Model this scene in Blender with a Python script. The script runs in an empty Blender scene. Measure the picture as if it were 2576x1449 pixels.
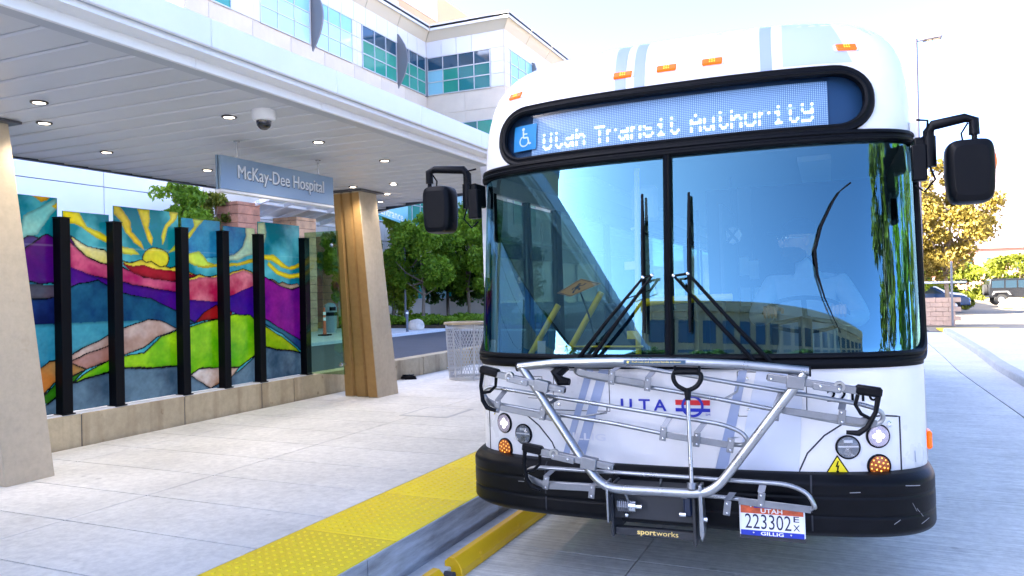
import bpy, math, random
import numpy as np
from mathutils import Vector, Matrix, noise
random.seed(7); rng = np.random.default_rng(7)
R = math.radians
scene = bpy.context.scene
C = scene.collection
# ------------------------------------------------------------------ camera, sky, sun, exposure
cam_d = bpy.data.cameras.new('camera'); cam = bpy.data.objects.new('camera', cam_d); C.objects.link(cam)
TH, PH, RO = R(23.8), R(0.27), R(1.2)
fw = Vector((-math.sin(TH)*math.cos(PH), math.cos(TH)*math.cos(PH), math.sin(PH)))
r0 = Vector((math.cos(TH), math.sin(TH), 0)); u0 = r0.cross(fw)
rr = r0*math.cos(RO) - u0*math.sin(RO); uu = r0*math.sin(RO) + u0*math.cos(RO)
cam.matrix_world = Matrix(((rr.x, uu.x, -fw.x, 0), (rr.y, uu.y, -fw.y, 0), (rr.z, uu.z, -fw.z, 1.75), (0, 0, 0, 1)))
cam_d.sensor_width = 36; cam_d.lens = 36*1935/2576; cam_d.clip_start = .05; cam_d.clip_end = 9000
scene.camera = cam
SUN_AZ, SUN_EL = R(-120), R(30)          # sun behind the viewer on the left, hidden by the curved wing; azimuth from +Y towards +X
w = bpy.data.worlds.new('World'); scene.world = w; w.use_nodes = True
wn = w.node_tree; bgn = wn.nodes['Background']
sky = wn.nodes.new('ShaderNodeTexSky'); sky.sky_type = 'NISHITA'; sky.sun_disc = False
sky.sun_elevation = SUN_EL; sky.sun_rotation = SUN_AZ; sky.altitude = 1400; sky.air_density = .17; sky.dust_density = 3.0; sky.ozone_density = 2.0
wn.links.new(sky.outputs[0], bgn.inputs[0]); bgn.inputs[1].default_value = .15
sd = bpy.data.lights.new('sun', 'SUN'); sd.energy = 4.0; sd.angle = R(.53); sd.color = (1, .9, .74)
sun = bpy.data.objects.new('sun', sd); C.objects.link(sun)
sdir = Vector((math.sin(SUN_AZ)*math.cos(SUN_EL), math.cos(SUN_AZ)*math.cos(SUN_EL), math.sin(SUN_EL)))
sun.rotation_euler = sdir.to_track_quat('Z', 'Y').to_euler(); sun.location = (-90, -50, 60)
vs = scene.view_settings
scene.display_settings.display_device = 'sRGB'
vs.view_transform = 'Standard'; vs.look = 'None'; vs.gamma = 1; vs.use_curve_mapping = False; vs.exposure = 4.35
scene.render.engine = 'CYCLES'
scene.cycles.max_bounces = 10; scene.cycles.transparent_max_bounces = 16; scene.cycles.caustics_reflective = False; scene.cycles.caustics_refractive = False

# ------------------------------------------------------------------ materials
MATS = {}
def mat(name, col, rough=.6, metal=0, var=0, scale=6, bump=0, bscale=None, spec=.5, coat=0, emit=None, estr=0, trans=0, col2=None, detail=5, stretch=None, alpha=None):
    if name in MATS: return MATS[name]
    m = bpy.data.materials.new(name); m.use_nodes = True; nt = m.node_tree; N = nt.nodes; L = nt.links
    p = N['Principled BSDF']; p.inputs['Base Color'].default_value = (*col, 1); p.inputs['Roughness'].default_value = rough
    p.inputs['Metallic'].default_value = metal; p.inputs['Specular IOR Level'].default_value = spec; p.inputs['Coat Weight'].default_value = coat; p.inputs['Coat Roughness'].default_value = .06
    if emit: p.inputs['Emission Color'].default_value = (*emit, 1); p.inputs['Emission Strength'].default_value = estr
    if var or bump:
        tc = N.new('ShaderNodeTexCoord'); mp = N.new('ShaderNodeMapping'); L.new(tc.outputs['Object'], mp.inputs[0])
        if stretch: mp.inputs['Scale'].default_value = stretch
        gi = N.new('ShaderNodeNewGeometry')
    if var:
        n = N.new('ShaderNodeTexNoise'); n.inputs['Scale'].default_value = scale; n.inputs['Detail'].default_value = detail; n.inputs['Roughness'].default_value = .65
        L.new(mp.outputs[0], n.inputs['Vector'])
        cr = N.new('ShaderNodeValToRGB'); cr.color_ramp.elements[0].position = .3; cr.color_ramp.elements[1].position = .7
        a = col2 if col2 else tuple(max(0, c*(1-var)) for c in col); b = col if col2 else tuple(min(1, c*(1+var*.6)) for c in col)
        cr.color_ramp.elements[0].color = (*a, 1); cr.color_ramp.elements[1].color = (*b, 1)
        L.new(n.outputs[0], cr.inputs[0]); L.new(cr.outputs[0], p.inputs['Base Color'])
        mr = N.new('ShaderNodeMapRange'); mr.inputs[3].default_value = max(.02, rough-.12); mr.inputs[4].default_value = min(1, rough+.12)
        L.new(n.outputs[0], mr.inputs[0]); L.new(mr.outputs[0], p.inputs['Roughness'])
    if bump:
        n2 = N.new('ShaderNodeTexNoise'); n2.inputs['Scale'].default_value = bscale or scale*8; n2.inputs['Detail'].default_value = 6
        L.new(mp.outputs[0], n2.inputs['Vector']); bp = N.new('ShaderNodeBump'); bp.inputs['Strength'].default_value = bump; bp.inputs['Distance'].default_value = .01
        L.new(n2.outputs[0], bp.inputs['Height']); L.new(bp.outputs[0], p.inputs['Normal'])
    if trans:
        out = N['Material Output']; t = N.new('ShaderNodeBsdfTranslucent'); mx = N.new('ShaderNodeMixShader'); mx.inputs[0].default_value = trans
        t.inputs[0].default_value = (*col, 1)
        if var: L.new(cr.outputs[0], t.inputs[0])
        L.new(p.outputs[0], mx.inputs[1]); L.new(t.outputs[0], mx.inputs[2]); L.new(mx.outputs[0], out.inputs[0])
    MATS[name] = m; return m
def glass(name, tint, ior=1.5, rough=.0, refl=1.0, gcol=(1, 1, 1)):
    if name in MATS: return MATS[name]
    m = bpy.data.materials.new(name); m.use_nodes = True; nt = m.node_tree; N = nt.nodes; L = nt.links
    N.remove(N['Principled BSDF']); out = N['Material Output']
    t = N.new('ShaderNodeBsdfTransparent'); t.inputs[0].default_value = (*tint, 1)
    g = N.new('ShaderNodeBsdfGlossy'); g.inputs['Roughness'].default_value = rough; g.inputs[0].default_value = (*gcol, 1)
    lw_ = N.new('ShaderNodeLayerWeight'); pw_ = N.new('ShaderNodeMath'); pw_.operation = 'POWER'; pw_.inputs[1].default_value = 4.5; L.new(lw_.outputs['Facing'], pw_.inputs[0])
    lw_.inputs[0].default_value = .5; F0 = ((ior-1)/(ior+1))**2; f = N.new('ShaderNodeMapRange'); f.inputs[3].default_value = F0; f.inputs[4].default_value = 1; L.new(pw_.outputs[0], f.inputs[0])
    mx = N.new('ShaderNodeMixShader'); L.new(f.outputs[0], mx.inputs[0]); L.new(t.outputs[0], mx.inputs[1]); L.new(g.outputs[0], mx.inputs[2]); L.new(mx.outputs[0], out.inputs[0])
    MATS[name] = m; return m
def concrete(name, col, dark, groove=None, stain=.5, bump=.25, grain=.2, streak=0):
    """weathered concrete: broad tone, fine grain, small dark spots; optional broom grooves along an axis"""
    if name in MATS: return MATS[name]
    m = bpy.data.materials.new(name); m.use_nodes = True; nt = m.node_tree; N = nt.nodes; L = nt.links
    p = N['Principled BSDF']; p.inputs['Roughness'].default_value = .85; p.inputs['Specular IOR Level'].default_value = .25
    g = N.new('ShaderNodeNewGeometry'); pos = g.outputs['Position']
    def nz(s, d, r=.6):
        n = N.new('ShaderNodeTexNoise'); n.inputs['Scale'].default_value = s; n.inputs['Detail'].default_value = d; n.inputs['Roughness'].default_value = r; L.new(pos, n.inputs['Vector']); return n
    a, b, c = nz(1.1, 6), nz(14, 8, .7), nz(5.5, 3)
    r1 = N.new('ShaderNodeValToRGB'); r1.color_ramp.elements[0].position = .32; r1.color_ramp.elements[1].position = .68
    r1.color_ramp.elements[0].color = (*[x*(1-stain*.35) for x in col], 1); r1.color_ramp.elements[1].color = (*col, 1); L.new(a.outputs[0], r1.inputs[0])
    r2 = N.new('ShaderNodeValToRGB'); r2.color_ramp.elements[0].position = .3; r2.color_ramp.elements[1].position = .62
    r2.color_ramp.elements[0].color = (1-grain, 1-grain, 1-grain, 1); r2.color_ramp.elements[1].color = (1.03, 1.03, 1.02, 1); L.new(b.outputs[0], r2.inputs[0])
    mu = N.new('ShaderNodeMixRGB'); mu.blend_type = 'MULTIPLY'; mu.inputs[0].default_value = 1; L.new(r1.outputs[0], mu.inputs[1]); L.new(r2.outputs[0], mu.inputs[2])
    r3 = N.new('ShaderNodeValToRGB'); r3.color_ramp.elements[0].position = .66; r3.color_ramp.elements[1].position = .74
    r3.color_ramp.elements[0].color = (0, 0, 0, 1); r3.color_ramp.elements[1].color = (stain, stain, stain, 1); L.new(c.outputs[0], r3.inputs[0])
    m3 = N.new('ShaderNodeMixRGB'); L.new(r3.outputs[0], m3.inputs[0]); L.new(mu.outputs[0], m3.inputs[1]); m3.inputs[2].default_value = (*dark, 1)
    if streak:
        mq = N.new('ShaderNodeMapping'); mq.inputs['Scale'].default_value = (5, 5, .35); L.new(pos, mq.inputs[0]); sn_ = N.new('ShaderNodeTexNoise'); sn_.inputs['Scale'].default_value = 1; sn_.inputs['Detail'].default_value = 6; L.new(mq.outputs[0], sn_.inputs['Vector'])
        r6 = N.new('ShaderNodeValToRGB'); r6.color_ramp.elements[0].position = .5; r6.color_ramp.elements[1].position = .75; r6.color_ramp.elements[0].color = (0, 0, 0, 1); r6.color_ramp.elements[1].color = (streak, streak, streak, 1); L.new(sn_.outputs[0], r6.inputs[0])
        m6 = N.new('ShaderNodeMixRGB'); L.new(r6.outputs[0], m6.inputs[0]); L.new(m3.outputs[0], m6.inputs[1]); m6.inputs[2].default_value = (*[x*.7 for x in dark], 1); m3 = m6
    vo = N.new('ShaderNodeTexVoronoi'); vo.inputs['Scale'].default_value = 1.9; vo.inputs['Randomness'].default_value = 1; L.new(pos, vo.inputs['Vector'])
    r5 = N.new('ShaderNodeValToRGB'); r5.color_ramp.elements[0].position = .035; r5.color_ramp.elements[1].position = .055; r5.color_ramp.elements[0].color = (.6*stain, .6*stain, .6*stain, 1); r5.color_ramp.elements[1].color = (0, 0, 0, 1); L.new(vo.outputs['Distance'], r5.inputs[0])
    m5 = N.new('ShaderNodeMixRGB'); L.new(r5.outputs[0], m5.inputs[0]); L.new(m3.outputs[0], m5.inputs[1]); m5.inputs[2].default_value = (*[x*.45 for x in dark], 1); m3 = m5
    L.new(m3.outputs[0], p.inputs['Base Color'])
    h = b.outputs[0]
    if groove:
        wv = N.new('ShaderNodeTexNoise'); wv.inputs['Scale'].default_value = 1; wv.inputs['Detail'].default_value = 3
        mp = N.new('ShaderNodeMapping'); mp.inputs['Scale'].default_value = groove; L.new(pos, mp.inputs[0]); L.new(mp.outputs[0], wv.inputs['Vector'])
        ad = N.new('ShaderNodeMath'); ad.operation = 'MULTIPLY_ADD'; ad.inputs[1].default_value = 1.6; L.new(wv.outputs[0], ad.inputs[0]); L.new(b.outputs[0], ad.inputs[2]); h = ad.outputs[0]
        r4 = N.new('ShaderNodeMapRange'); r4.inputs[1].default_value = .35; r4.inputs[2].default_value = .65; r4.inputs[3].default_value = .80; r4.inputs[4].default_value = 1.06; L.new(wv.outputs[0], r4.inputs[0])
        m4 = N.new('ShaderNodeMixRGB'); m4.blend_type = 'MULTIPLY'; m4.inputs[0].default_value = 1; L.new(m3.outputs[0], m4.inputs[1]); L.new(r4.outputs[0], m4.inputs[2]); L.new(m4.outputs[0], p.inputs['Base Color'])
    bp = N.new('ShaderNodeBump'); bp.inputs['Strength'].default_value = bump; bp.inputs['Distance'].default_value = .006; L.new(h, bp.inputs['Height']); L.new(bp.outputs[0], p.inputs['Normal'])
    MATS[name] = m; return m

# ------------------------------------------------------------------ mesh helpers
class B:
    def __init__(s): s.v = []; s.f = []
    def add(s, v, f):
        n = len(s.v); s.v += [tuple(x) for x in v]; s.f += [tuple(i+n for i in q) for q in f]; return s
    def box(s, c, d, rot=None, ch=0):
        x, y, z = d[0]/2, d[1]/2, d[2]/2
        if ch:
            h = min(ch, x*.9, y*.9, z*.9); P = []
            for sx in (-1, 1):
                for sy in (-1, 1):
                    for sz in (-1, 1): P += [(sx*(x-h), sy*y-0*sy*h, sz*(z-h)), (sx*x, sy*(y-h), sz*(z-h)), (sx*(x-h), sy*(y-h), sz*z)]
            idx = lambda sx, sy, sz, k: ((sx > 0)*4+(sy > 0)*2+(sz > 0))*3+k
            F = []
            for q in (-1, 1):
                F.append([idx(a, q, b, 0) for a, b in ((-1, -1), (1, -1), (1, 1), (-1, 1))][::(1 if q < 0 else -1)])
                F.append([idx(q, a, b, 1) for a, b in ((-1, -1), (1, -1), (1, 1), (-1, 1))][::(1 if q > 0 else -1)])
                F.append([idx(a, b, q, 2) for a, b in ((-1, -1), (1, -1), (1, 1), (-1, 1))][::(1 if q > 0 else -1)])
            for a in (-1, 1):
                for b in (-1, 1):
                    F.append([idx(a, b, -1, 0), idx(a, b, -1, 1), idx(a, b, 1, 1), idx(a, b, 1, 0)])
                    F.append([idx(-1, a, b, 0), idx(-1, a, b, 2), idx(1, a, b, 2), idx(1, a, b, 0)])
                    F.append([idx(a, -1, b, 1), idx(a, -1, b, 2), idx(a, 1, b, 2), idx(a, 1, b, 1)])
                    for e in (-1, 1): F.append([idx(a, b, e, 0), idx(a, b, e, 1), idx(a, b, e, 2)])
        else:
            P = [(sx*x, sy*y, sz*z) for sx in (-1, 1) for sy in (-1, 1) for sz in (-1, 1)]
            F = [(0, 1, 3, 2), (4, 6, 7, 5), (0, 4, 5, 1), (2, 3, 7, 6), (0, 2, 6, 4), (1, 5, 7, 3)]
        if rot is not None: P = [rot @ Vector(p) for p in P]
        return s.add([(p[0]+c[0], p[1]+c[1], p[2]+c[2]) for p in P], F)
    def b2(s, x0, x1, y0, y1, z0, z1, ch=0): return s.box(((x0+x1)/2, (y0+y1)/2, (z0+z1)/2), (abs(x1-x0), abs(y1-y0), abs(z1-z0)), None, ch)
    def tube(s, pts, r, n=8, closed=False, caps=True):
        pts = [Vector(p) for p in pts]; k = len(pts); rs = r if isinstance(r, (list, tuple)) else [r]*k
        V = []; F = []; ref = None
        for i, p in enumerate(pts):
            if closed: t = (pts[(i+1) % k]-pts[i-1])
            else: t = pts[min(i+1, k-1)]-pts[max(i-1, 0)]
            t.normalize()
            if ref is None: ref = Vector((0, 0, 1)) if abs(t.z) < .9 else Vector((1, 0, 0))
            a = (ref-t*ref.dot(t))
            if a.length < 1e-5: a = t.orthogonal()
            a.normalize(); ref = a; b = t.cross(a)
            for j in range(n):
                q = 2*math.pi*j/n; V.append(p+(a*math.cos(q)+b*math.sin(q))*rs[i])
        m = k if closed else k-1
        for i in range(m):
            for j in range(n):
                i2 = (i+1) % k; F.append((i*n+j, i*n+(j+1) % n, i2*n+(j+1) % n, i2*n+j))
        if caps and not closed: F.append(tuple(range(n))[::-1]); F.append(tuple((k-1)*n+j for j in range(n)))
        return s.add(V, F)
    def cyl(s, p0, p1, r, n=16, r2=None): return s.tube([p0, p1], [r, r if r2 is None else r2], n)
    def lathe(s, prof, c=(0, 0, 0), n=20, rot=None):
        V = []; F = []; k = len(prof)
        for i in range(n):
            a = 2*math.pi*i/n
            for q, z in prof: V.append(Vector((q*math.cos(a), q*math.sin(a), z)))
        for i in range(n):
            for j in range(k-1): F.append((i*k+j, ((i+1) % n)*k+j, ((i+1) % n)*k+j+1, i*k+j+1))
        shut = prof[0] == prof[-1]
        if prof[0][0] > 1e-6 and not shut: F.append(tuple(i*k for i in range(n))[::-1])
        if prof[-1][0] > 1e-6 and not shut: F.append(tuple(i*k+k-1 for i in range(n)))
        if rot is not None: V = [rot @ v for v in V]
        return s.add([(v[0]+c[0], v[1]+c[1], v[2]+c[2]) for v in V], F)
    def ell(s, c, r, nu=16, nv=10, fn=None):
        V = []; F = []
        for i in range(nv+1):
            th = math.pi*i/nv
            for j in range(nu):
                a = 2*math.pi*j/nu; p = Vector((math.sin(th)*math.cos(a), math.sin(th)*math.sin(a), math.cos(th)))
                if fn: p = fn(p)
                V.append((c[0]+p.x*r[0], c[1]+p.y*r[1], c[2]+p.z*r[2]))
        for i in range(nv):
            for j in range(nu): F.append((i*nu+j, i*nu+(j+1) % nu, (i+1)*nu+(j+1) % nu, (i+1)*nu+j)[::-1])
        return s.add(V, F)
    def prism(s, poly, t0, t1, ax='z'):
        """extrude a 2D outline between t0 and t1 along an axis; outline gives the other two coordinates in order"""
        def P(a, b, t): return (a, b, t) if ax == 'z' else ((a, t, b) if ax == 'y' else (t, a, b))
        n = len(poly); V = [P(a, b, t0) for a, b in poly]+[P(a, b, t1) for a, b in poly]
        F = [tuple(range(n))[::-1], tuple(range(n, 2*n))]+[(i, (i+1) % n, n+(i+1) % n, n+i) for i in range(n)]
        return s.add(V, F)
    def grid(s, fn, us, vs, skip=None, flip=False):
        V = [fn(u, v) for v in vs for u in us]; nu = len(us); F = []
        for j in range(len(vs)-1):
            for i in range(nu-1):
                if skip and skip((us[i]+us[i+1])/2, (vs[j]+vs[j+1])/2): continue
                q = (j*nu+i, j*nu+i+1, (j+1)*nu+i+1, (j+1)*nu+i); F.append(q[::-1] if flip else q)
        return s.add(V, F)
    def mesh(s, name, m, smooth=40):
        me = bpy.data.meshes.new(name); me.from_pydata(s.v, [], s.f); me.update()
        if m: me.materials.append(m)
        if smooth:
            me.shade_smooth(); me.set_sharp_from_angle(angle=R(smooth))
        return me
    def build(s, name, m, parent=None, loc=None, rot=None, smooth=40, bevel=0, fix=True):
        me = s.mesh(name, m, smooth)
        if fix:
            import bmesh
            bm = bmesh.new(); bm.from_mesh(me); bmesh.ops.recalc_face_normals(bm, faces=bm.faces); bm.to_mesh(me); bm.free()
        return link(name, me, parent, loc, rot, bevel)
def link(name, me, parent=None, loc=None, rot=None, bevel=0):
    o = bpy.data.objects.new(name, me); C.objects.link(o)
    if parent: o.parent = parent
    if loc is not None: o.location = loc
    if rot is not None: o.rotation_euler = rot
    if bevel:
        b = o.modifiers.new('bevel', 'BEVEL'); b.width = bevel; b.segments = 2; b.limit_method = 'ANGLE'; b.angle_limit = R(35)
    return o
def tag(o, label, cat, group=None):
    o['label'] = label; o['category'] = cat
    if group: o['group'] = group
    return o
def thing(name, label, cat, loc=(0, 0, 0), rot=(0, 0, 0), group=None):
    o = bpy.data.objects.new(name, None); C.objects.link(o); o.location = loc; o.rotation_euler = rot; o.empty_display_size = .2
    return tag(o, label, cat, group)
def struct(o): o['kind'] = 'structure'; return o
def copy_tree(o, parent=None):
    c = o.copy(); C.objects.link(c); c.parent = parent
    for ch in list(o.children): copy_tree(ch, c)
    return c
def text2d(s, size=1.0, align='LEFT', font=None, res=3, bold=0, xs=1.0):
    cu = bpy.data.curves.new('t', 'FONT'); cu.body = s; cu.size = size; cu.align_x = align; cu.resolution_u = res; cu.offset = bold
    o = bpy.data.objects.new('t', cu); C.objects.link(o); dg = bpy.context.evaluated_depsgraph_get(); me = bpy.data.meshes.new_from_object(o.evaluated_get(dg))
    V = [(v.co.x*xs, v.co.y) for v in me.vertices]; F = [tuple(p.vertices) for p in me.polygons]
    bpy.data.objects.remove(o); bpy.data.meshes.remove(me); bpy.data.curves.remove(cu); return V, F
def text_on(b, s, size, fn, align='LEFT', bold=0, xs=1.0, res=3):
    V, F = text2d(s, size, align, None, res, bold, xs); return b.add([fn(x, y) for x, y in V], F)
def arc(c, r, a0, a1, n=8): return [(c[0]+r*math.cos(R(a0+(a1-a0)*i/n)), c[1]+r*math.sin(R(a0+(a1-a0)*i/n))) for i in range(n+1)]
def lerp(a, b, t): return a+(b-a)*t
MURAL=[((0.02,0.2,0.42),0,(0.05,0.4,0.55),[(6.722,2.75),(7.37,2.729),(7.803,2.672),(7.822,2.549),(7.765,2.412),(7.625,2.306),(7.445,2.263),(7.16,2.236),(6.813,2.266),(6.715,2.445)]),
((0.45,0.75,0.55),0,(0.75,0.85,0.5),[(7.803,2.672),(8.177,2.767),(8.213,2.619),(8.169,2.477),(8.033,2.332),(7.653,2.229),(7.386,2.211),(7.445,2.263),(7.625,2.306),(7.765,2.412),(7.822,2.549)]),
((0.35,0.7,0.6),0,(0.15,0.5,0.5),[(4.809,2.343),(4.863,2.577),(5.198,2.784),(5.196,2.672),(4.996,2.403)]),
((0.9,0.5,0.02),0,(0.9,0.6,0.05),[(4.935,2.79),(5.153,2.797),(5.09,2.739),(5.037,2.722)]),
((0.85,0.65,0.03),0,(0.9,0.6,0.05),[(5.146,2.694),(5.207,2.742),(5.205,2.67)]),
((0.85,0.72,0.02),0,(0.75,0.75,0.05),[(5.26,2.678),(5.439,2.659),(5.533,2.525),(5.713,2.464),(5.888,2.364),(5.793,2.355),(5.611,2.418),(5.474,2.506),(5.341,2.537),(5.258,2.566)]),
((0.88,0.68,0.02),0,(0.8,0.8,0.05),[(5.844,2.786),(5.912,2.769),(6.013,2.671),(6.067,2.6),(6.075,2.487),(6.186,2.398),(6.234,2.308),(6.095,2.384),(5.988,2.491),(5.926,2.617),(5.842,2.675)]),
((0.85,0.72,0.03),0,(0.85,0.8,0.06),[(6.144,2.768),(6.309,2.763),(6.314,2.657),(6.286,2.558),(6.353,2.445),(6.337,2.351),(6.267,2.45),(6.208,2.581),(6.18,2.666)]),
((0.7,0.7,0.06),0,(0.8,0.75,0.05),[(6.585,2.768),(6.722,2.766),(6.682,2.682),(6.573,2.573),(6.536,2.471),(6.478,2.369),(6.463,2.467),(6.524,2.594),(6.6,2.675)]),
((0.6,0.75,0.06),0,(0.5,0.7,0.06),[(6.702,2.434),(6.637,2.365),(6.556,2.281),(6.661,2.318),(6.725,2.361)]),
((0.8,0.75,0.04),0,(0.6,0.75,0.06),[(6.928,2.715),(7.122,2.709),(7.011,2.603),(6.875,2.47),(6.818,2.488),(6.952,2.62)]),
((0.7,0.78,0.06),0,(0.8,0.75,0.1),[(5.92,2.337),(6.094,2.311),(6.178,2.252),(6.048,2.243),(5.928,2.25)]),
((0.75,0.8,0.1),0,(0.6,0.8,0.1),[(6.839,2.284),(7.025,2.316),(7.111,2.256),(7.164,2.194),(7.369,2.131),(7.075,2.114),(6.941,2.143),(6.837,2.202)]),
((0.85,0.8,0.05),0,(0.9,0.7,0.05),[(6.954,2.122),(7.356,2.173),(7.652,2.198),(7.973,2.257),(8.164,2.291),(8.162,2.24),(7.971,2.202),(7.651,2.159),(7.355,2.126)]),
((0.9,0.7,0.02),0,(0.9,0.8,0.05),[(8.115,2.317),(8.341,2.325),(8.512,2.235),(8.654,2.162),(8.889,2.236),(8.887,2.174),(8.681,2.119),(8.496,2.154),(8.297,2.243),(8.113,2.252)]),
((0.9,0.75,0.03),0,(0.9,0.8,0.05),[(8.246,2.235),(8.432,2.114),(8.651,2.06),(8.884,2.088),(8.882,2.014),(8.605,1.997),(8.395,2.057),(8.211,2.18)]),
((0.72,0.76,0.04),1,(0.80,0.66,0.03),[(6.574,2.218),(6.569,2.251),(6.55,2.281),(6.52,2.306),(6.482,2.325),(6.437,2.336),(6.389,2.338),(6.341,2.331),(6.297,2.317),(6.259,2.296),(6.23,2.269),(6.211,2.239),(6.204,2.207),(6.21,2.175),(6.227,2.146),(6.255,2.121),(6.292,2.102),(6.335,2.09),(6.383,2.087),(6.431,2.092),(6.477,2.106),(6.516,2.127),(6.547,2.154),(6.567,2.185)]),
((0.03,0.08,0.2),1,(0.15,0.05,0.25),[(4.809,2.327),(4.885,2.377),(4.961,2.385),(5.013,2.362),(5.044,2.171),(4.806,2.163)]),
((0.1,0.008,0.22),1,(0.16,0.005,0.18),[(4.807,2.229),(4.943,2.314),(5.031,2.385),(5.093,2.416),(5.182,2.38),(5.283,2.421),(5.366,2.373),(5.508,2.221),(5.621,1.973),(4.801,1.902)]),
((0.85,0.75,0.08),1,(0.8,0.8,0.5),[(5.324,2.423),(5.418,2.376),(5.533,2.314),(5.73,2.287),(5.815,2.209),(5.813,2.121),(5.665,2.15),(5.507,2.212),(5.403,2.296)]),
((0.42,0.008,0.14),1,(0.75,0.2,0.3),[(5.323,2.362),(5.403,2.291),(5.507,2.212),(5.665,2.15),(5.915,2.123),(6.223,2.005),(6.716,1.949),(6.713,1.818),(6.312,1.87),(5.869,1.946),(5.622,2.0),(5.332,2.075)]),
((0.75,0.65,0.05),1,(0.8,0.7,0.08),[(5.938,2.176),(6.002,2.163),(6.091,2.169),(6.193,2.195),(6.261,2.166),(6.331,2.181),(6.436,2.131),(6.509,2.141),(6.587,2.115),(6.657,2.13),(6.719,2.101),(7.005,2.023),(6.703,1.955),(6.362,1.977),(6.088,2.042)]),
((0.3,0.008,0.03),0,(0.45,0.03,0.05),[(5.941,2.146),(6.09,2.127),(6.226,2.134),(6.388,2.095),(6.557,2.092),(6.719,2.071),(7.005,2.023),(6.703,1.955),(6.362,1.977),(6.088,2.042)]),
((0.85,0.75,0.08),1,(0.8,0.6,0.1),[(6.832,1.98),(7.019,2.04),(7.127,2.014),(7.295,2.031),(7.528,2.064),(7.773,2.128),(7.936,2.079),(7.933,1.988),(6.83,1.899)]),
((0.52,0.02,0.1),0,(0.85,0.35,0.38),[(6.831,1.956),(7.018,2.007),(7.294,2.005),(7.534,2.038),(7.779,2.11),(7.945,2.056),(7.955,1.84),(7.55,1.755),(7.286,1.684),(6.825,1.714)]),
((0.06,0.008,0.3),0,(0.12,0.01,0.25),[(5.333,2.093),(5.622,2.0),(5.869,1.946),(6.312,1.87),(6.713,1.818),(6.826,1.735),(7.287,1.705),(7.611,1.798),(7.956,1.897),(8.14,2.054),(8.173,1.432),(7.634,1.532),(7.37,1.617),(6.951,1.463),(6.543,1.501),(5.864,1.752),(5.328,1.831)]),
((0.16,0.008,0.26),1,(0.32,0.02,0.3),[(8.091,2.062),(8.256,1.978),(8.496,1.896),(8.71,1.842),(8.897,1.895),(8.873,1.082),(8.477,1.264),(8.074,1.459)]),
((0.55,0.42,0.3),1,(0.35,0.25,0.15),[(8.229,1.99),(8.324,1.985),(8.444,1.932),(8.515,1.956),(8.639,1.915),(8.823,1.932),(8.897,1.895),(8.673,1.842),(8.495,1.884)]),
((0.28,0.01,0.015),1,(0.45,0.02,0.02),[(6.937,1.454),(7.089,1.579),(7.286,1.667),(7.545,1.564),(7.543,1.481),(7.338,1.485)]),
((0.012,0.05,0.16),1,(0.03,0.16,0.25),[(4.802,1.967),(5.092,1.901),(5.329,1.887),(5.424,1.933),(5.541,1.945),(5.642,1.969),(5.763,1.904),(5.952,1.825),(6.31,1.754),(6.645,1.614),(6.951,1.453),(6.54,1.382),(5.772,1.351),(4.787,1.12)]),
((0.16,0.12,0.15),0,(0.1,0.1,0.14),[(4.884,1.91),(5.182,1.918),(5.234,1.798),(5.089,1.78),(4.882,1.783)]),
((0.01,0.02,0.1),1,(0.02,0.05,0.2),[(4.882,1.783),(5.089,1.78),(5.234,1.798),(5.324,1.658),(5.321,1.501),(4.877,1.523)]),
((0.02,0.26,0.38),0,(0.1,0.42,0.48),[(4.794,1.527),(5.34,1.527),(5.797,1.524),(6.304,1.512),(6.542,1.442),(5.772,1.37),(5.334,1.205),(4.989,1.1),(4.786,1.104)]),
((0.42,0.22,0.13),1,(0.62,0.5,0.42),[(5.324,1.197),(5.773,1.388),(5.944,1.452),(6.281,1.522),(6.434,1.516),(6.69,1.394),(6.37,1.31),(6.205,1.209),(5.937,1.145),(5.484,1.037),(5.322,1.093)]),
((0.45,0.2,0.12),1,(0.5,0.3,0.25),[(5.323,1.136),(5.546,1.214),(5.791,1.268),(5.939,1.229),(5.937,1.145),(5.484,1.033),(5.322,1.088)]),
((0.6,0.24,0.05),1,(0.45,0.28,0.1),[(4.971,1.077),(5.087,1.161),(5.204,1.164),(5.351,1.102),(5.507,1.036),(5.349,0.991),(5.145,0.94),(4.992,0.799)]),
((0.14,0.5,0.008),1,(0.42,0.72,0.02),[(5.319,0.908),(5.542,1.024),(5.788,1.127),(5.937,1.136),(6.204,1.161),(6.442,1.325),(6.792,1.405),(7.338,1.489),(7.58,1.539),(7.889,1.517),(7.983,1.436),(7.97,0.985),(7.653,0.852),(7.044,0.895),(6.856,0.836),(6.807,0.929),(6.68,0.962),(5.934,1.002),(5.601,0.958)]),
((0.3,0.5,0.01),1,(0.55,0.6,0.02),[(8.089,1.39),(8.475,1.193),(8.876,0.946),(8.47,1.01),(8.08,1.079)]),
((0.02,0.06,0.2),1,(0.05,0.2,0.3),[(8.091,1.482),(8.478,1.3),(8.882,1.119),(8.877,0.971),(8.476,1.229),(8.089,1.401)]),
((0.03,0.16,0.01),1,(0.06,0.3,0.01),[(4.983,0.776),(5.145,0.928),(5.349,0.991),(5.484,1.03),(5.347,0.922),(5.07,0.738)]),
((0.05,0.1,0.15),1,(0.16,0.26,0.32),[(4.896,0.697),(5.07,0.738),(5.347,0.916),(5.601,0.953),(5.934,0.997),(6.679,0.956),(6.856,0.832),(7.175,0.635),(7.584,0.775),(7.97,0.981),(8.097,1.078),(8.47,1.005),(8.876,0.939),(8.952,-0.088),(4.893,0.549)]),
((0.45,0.2,0.06),1,(0.8,0.75,0.68),[(6.861,0.827),(6.996,0.896),(7.653,0.852),(7.529,0.733),(7.175,0.635)])]

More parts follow.
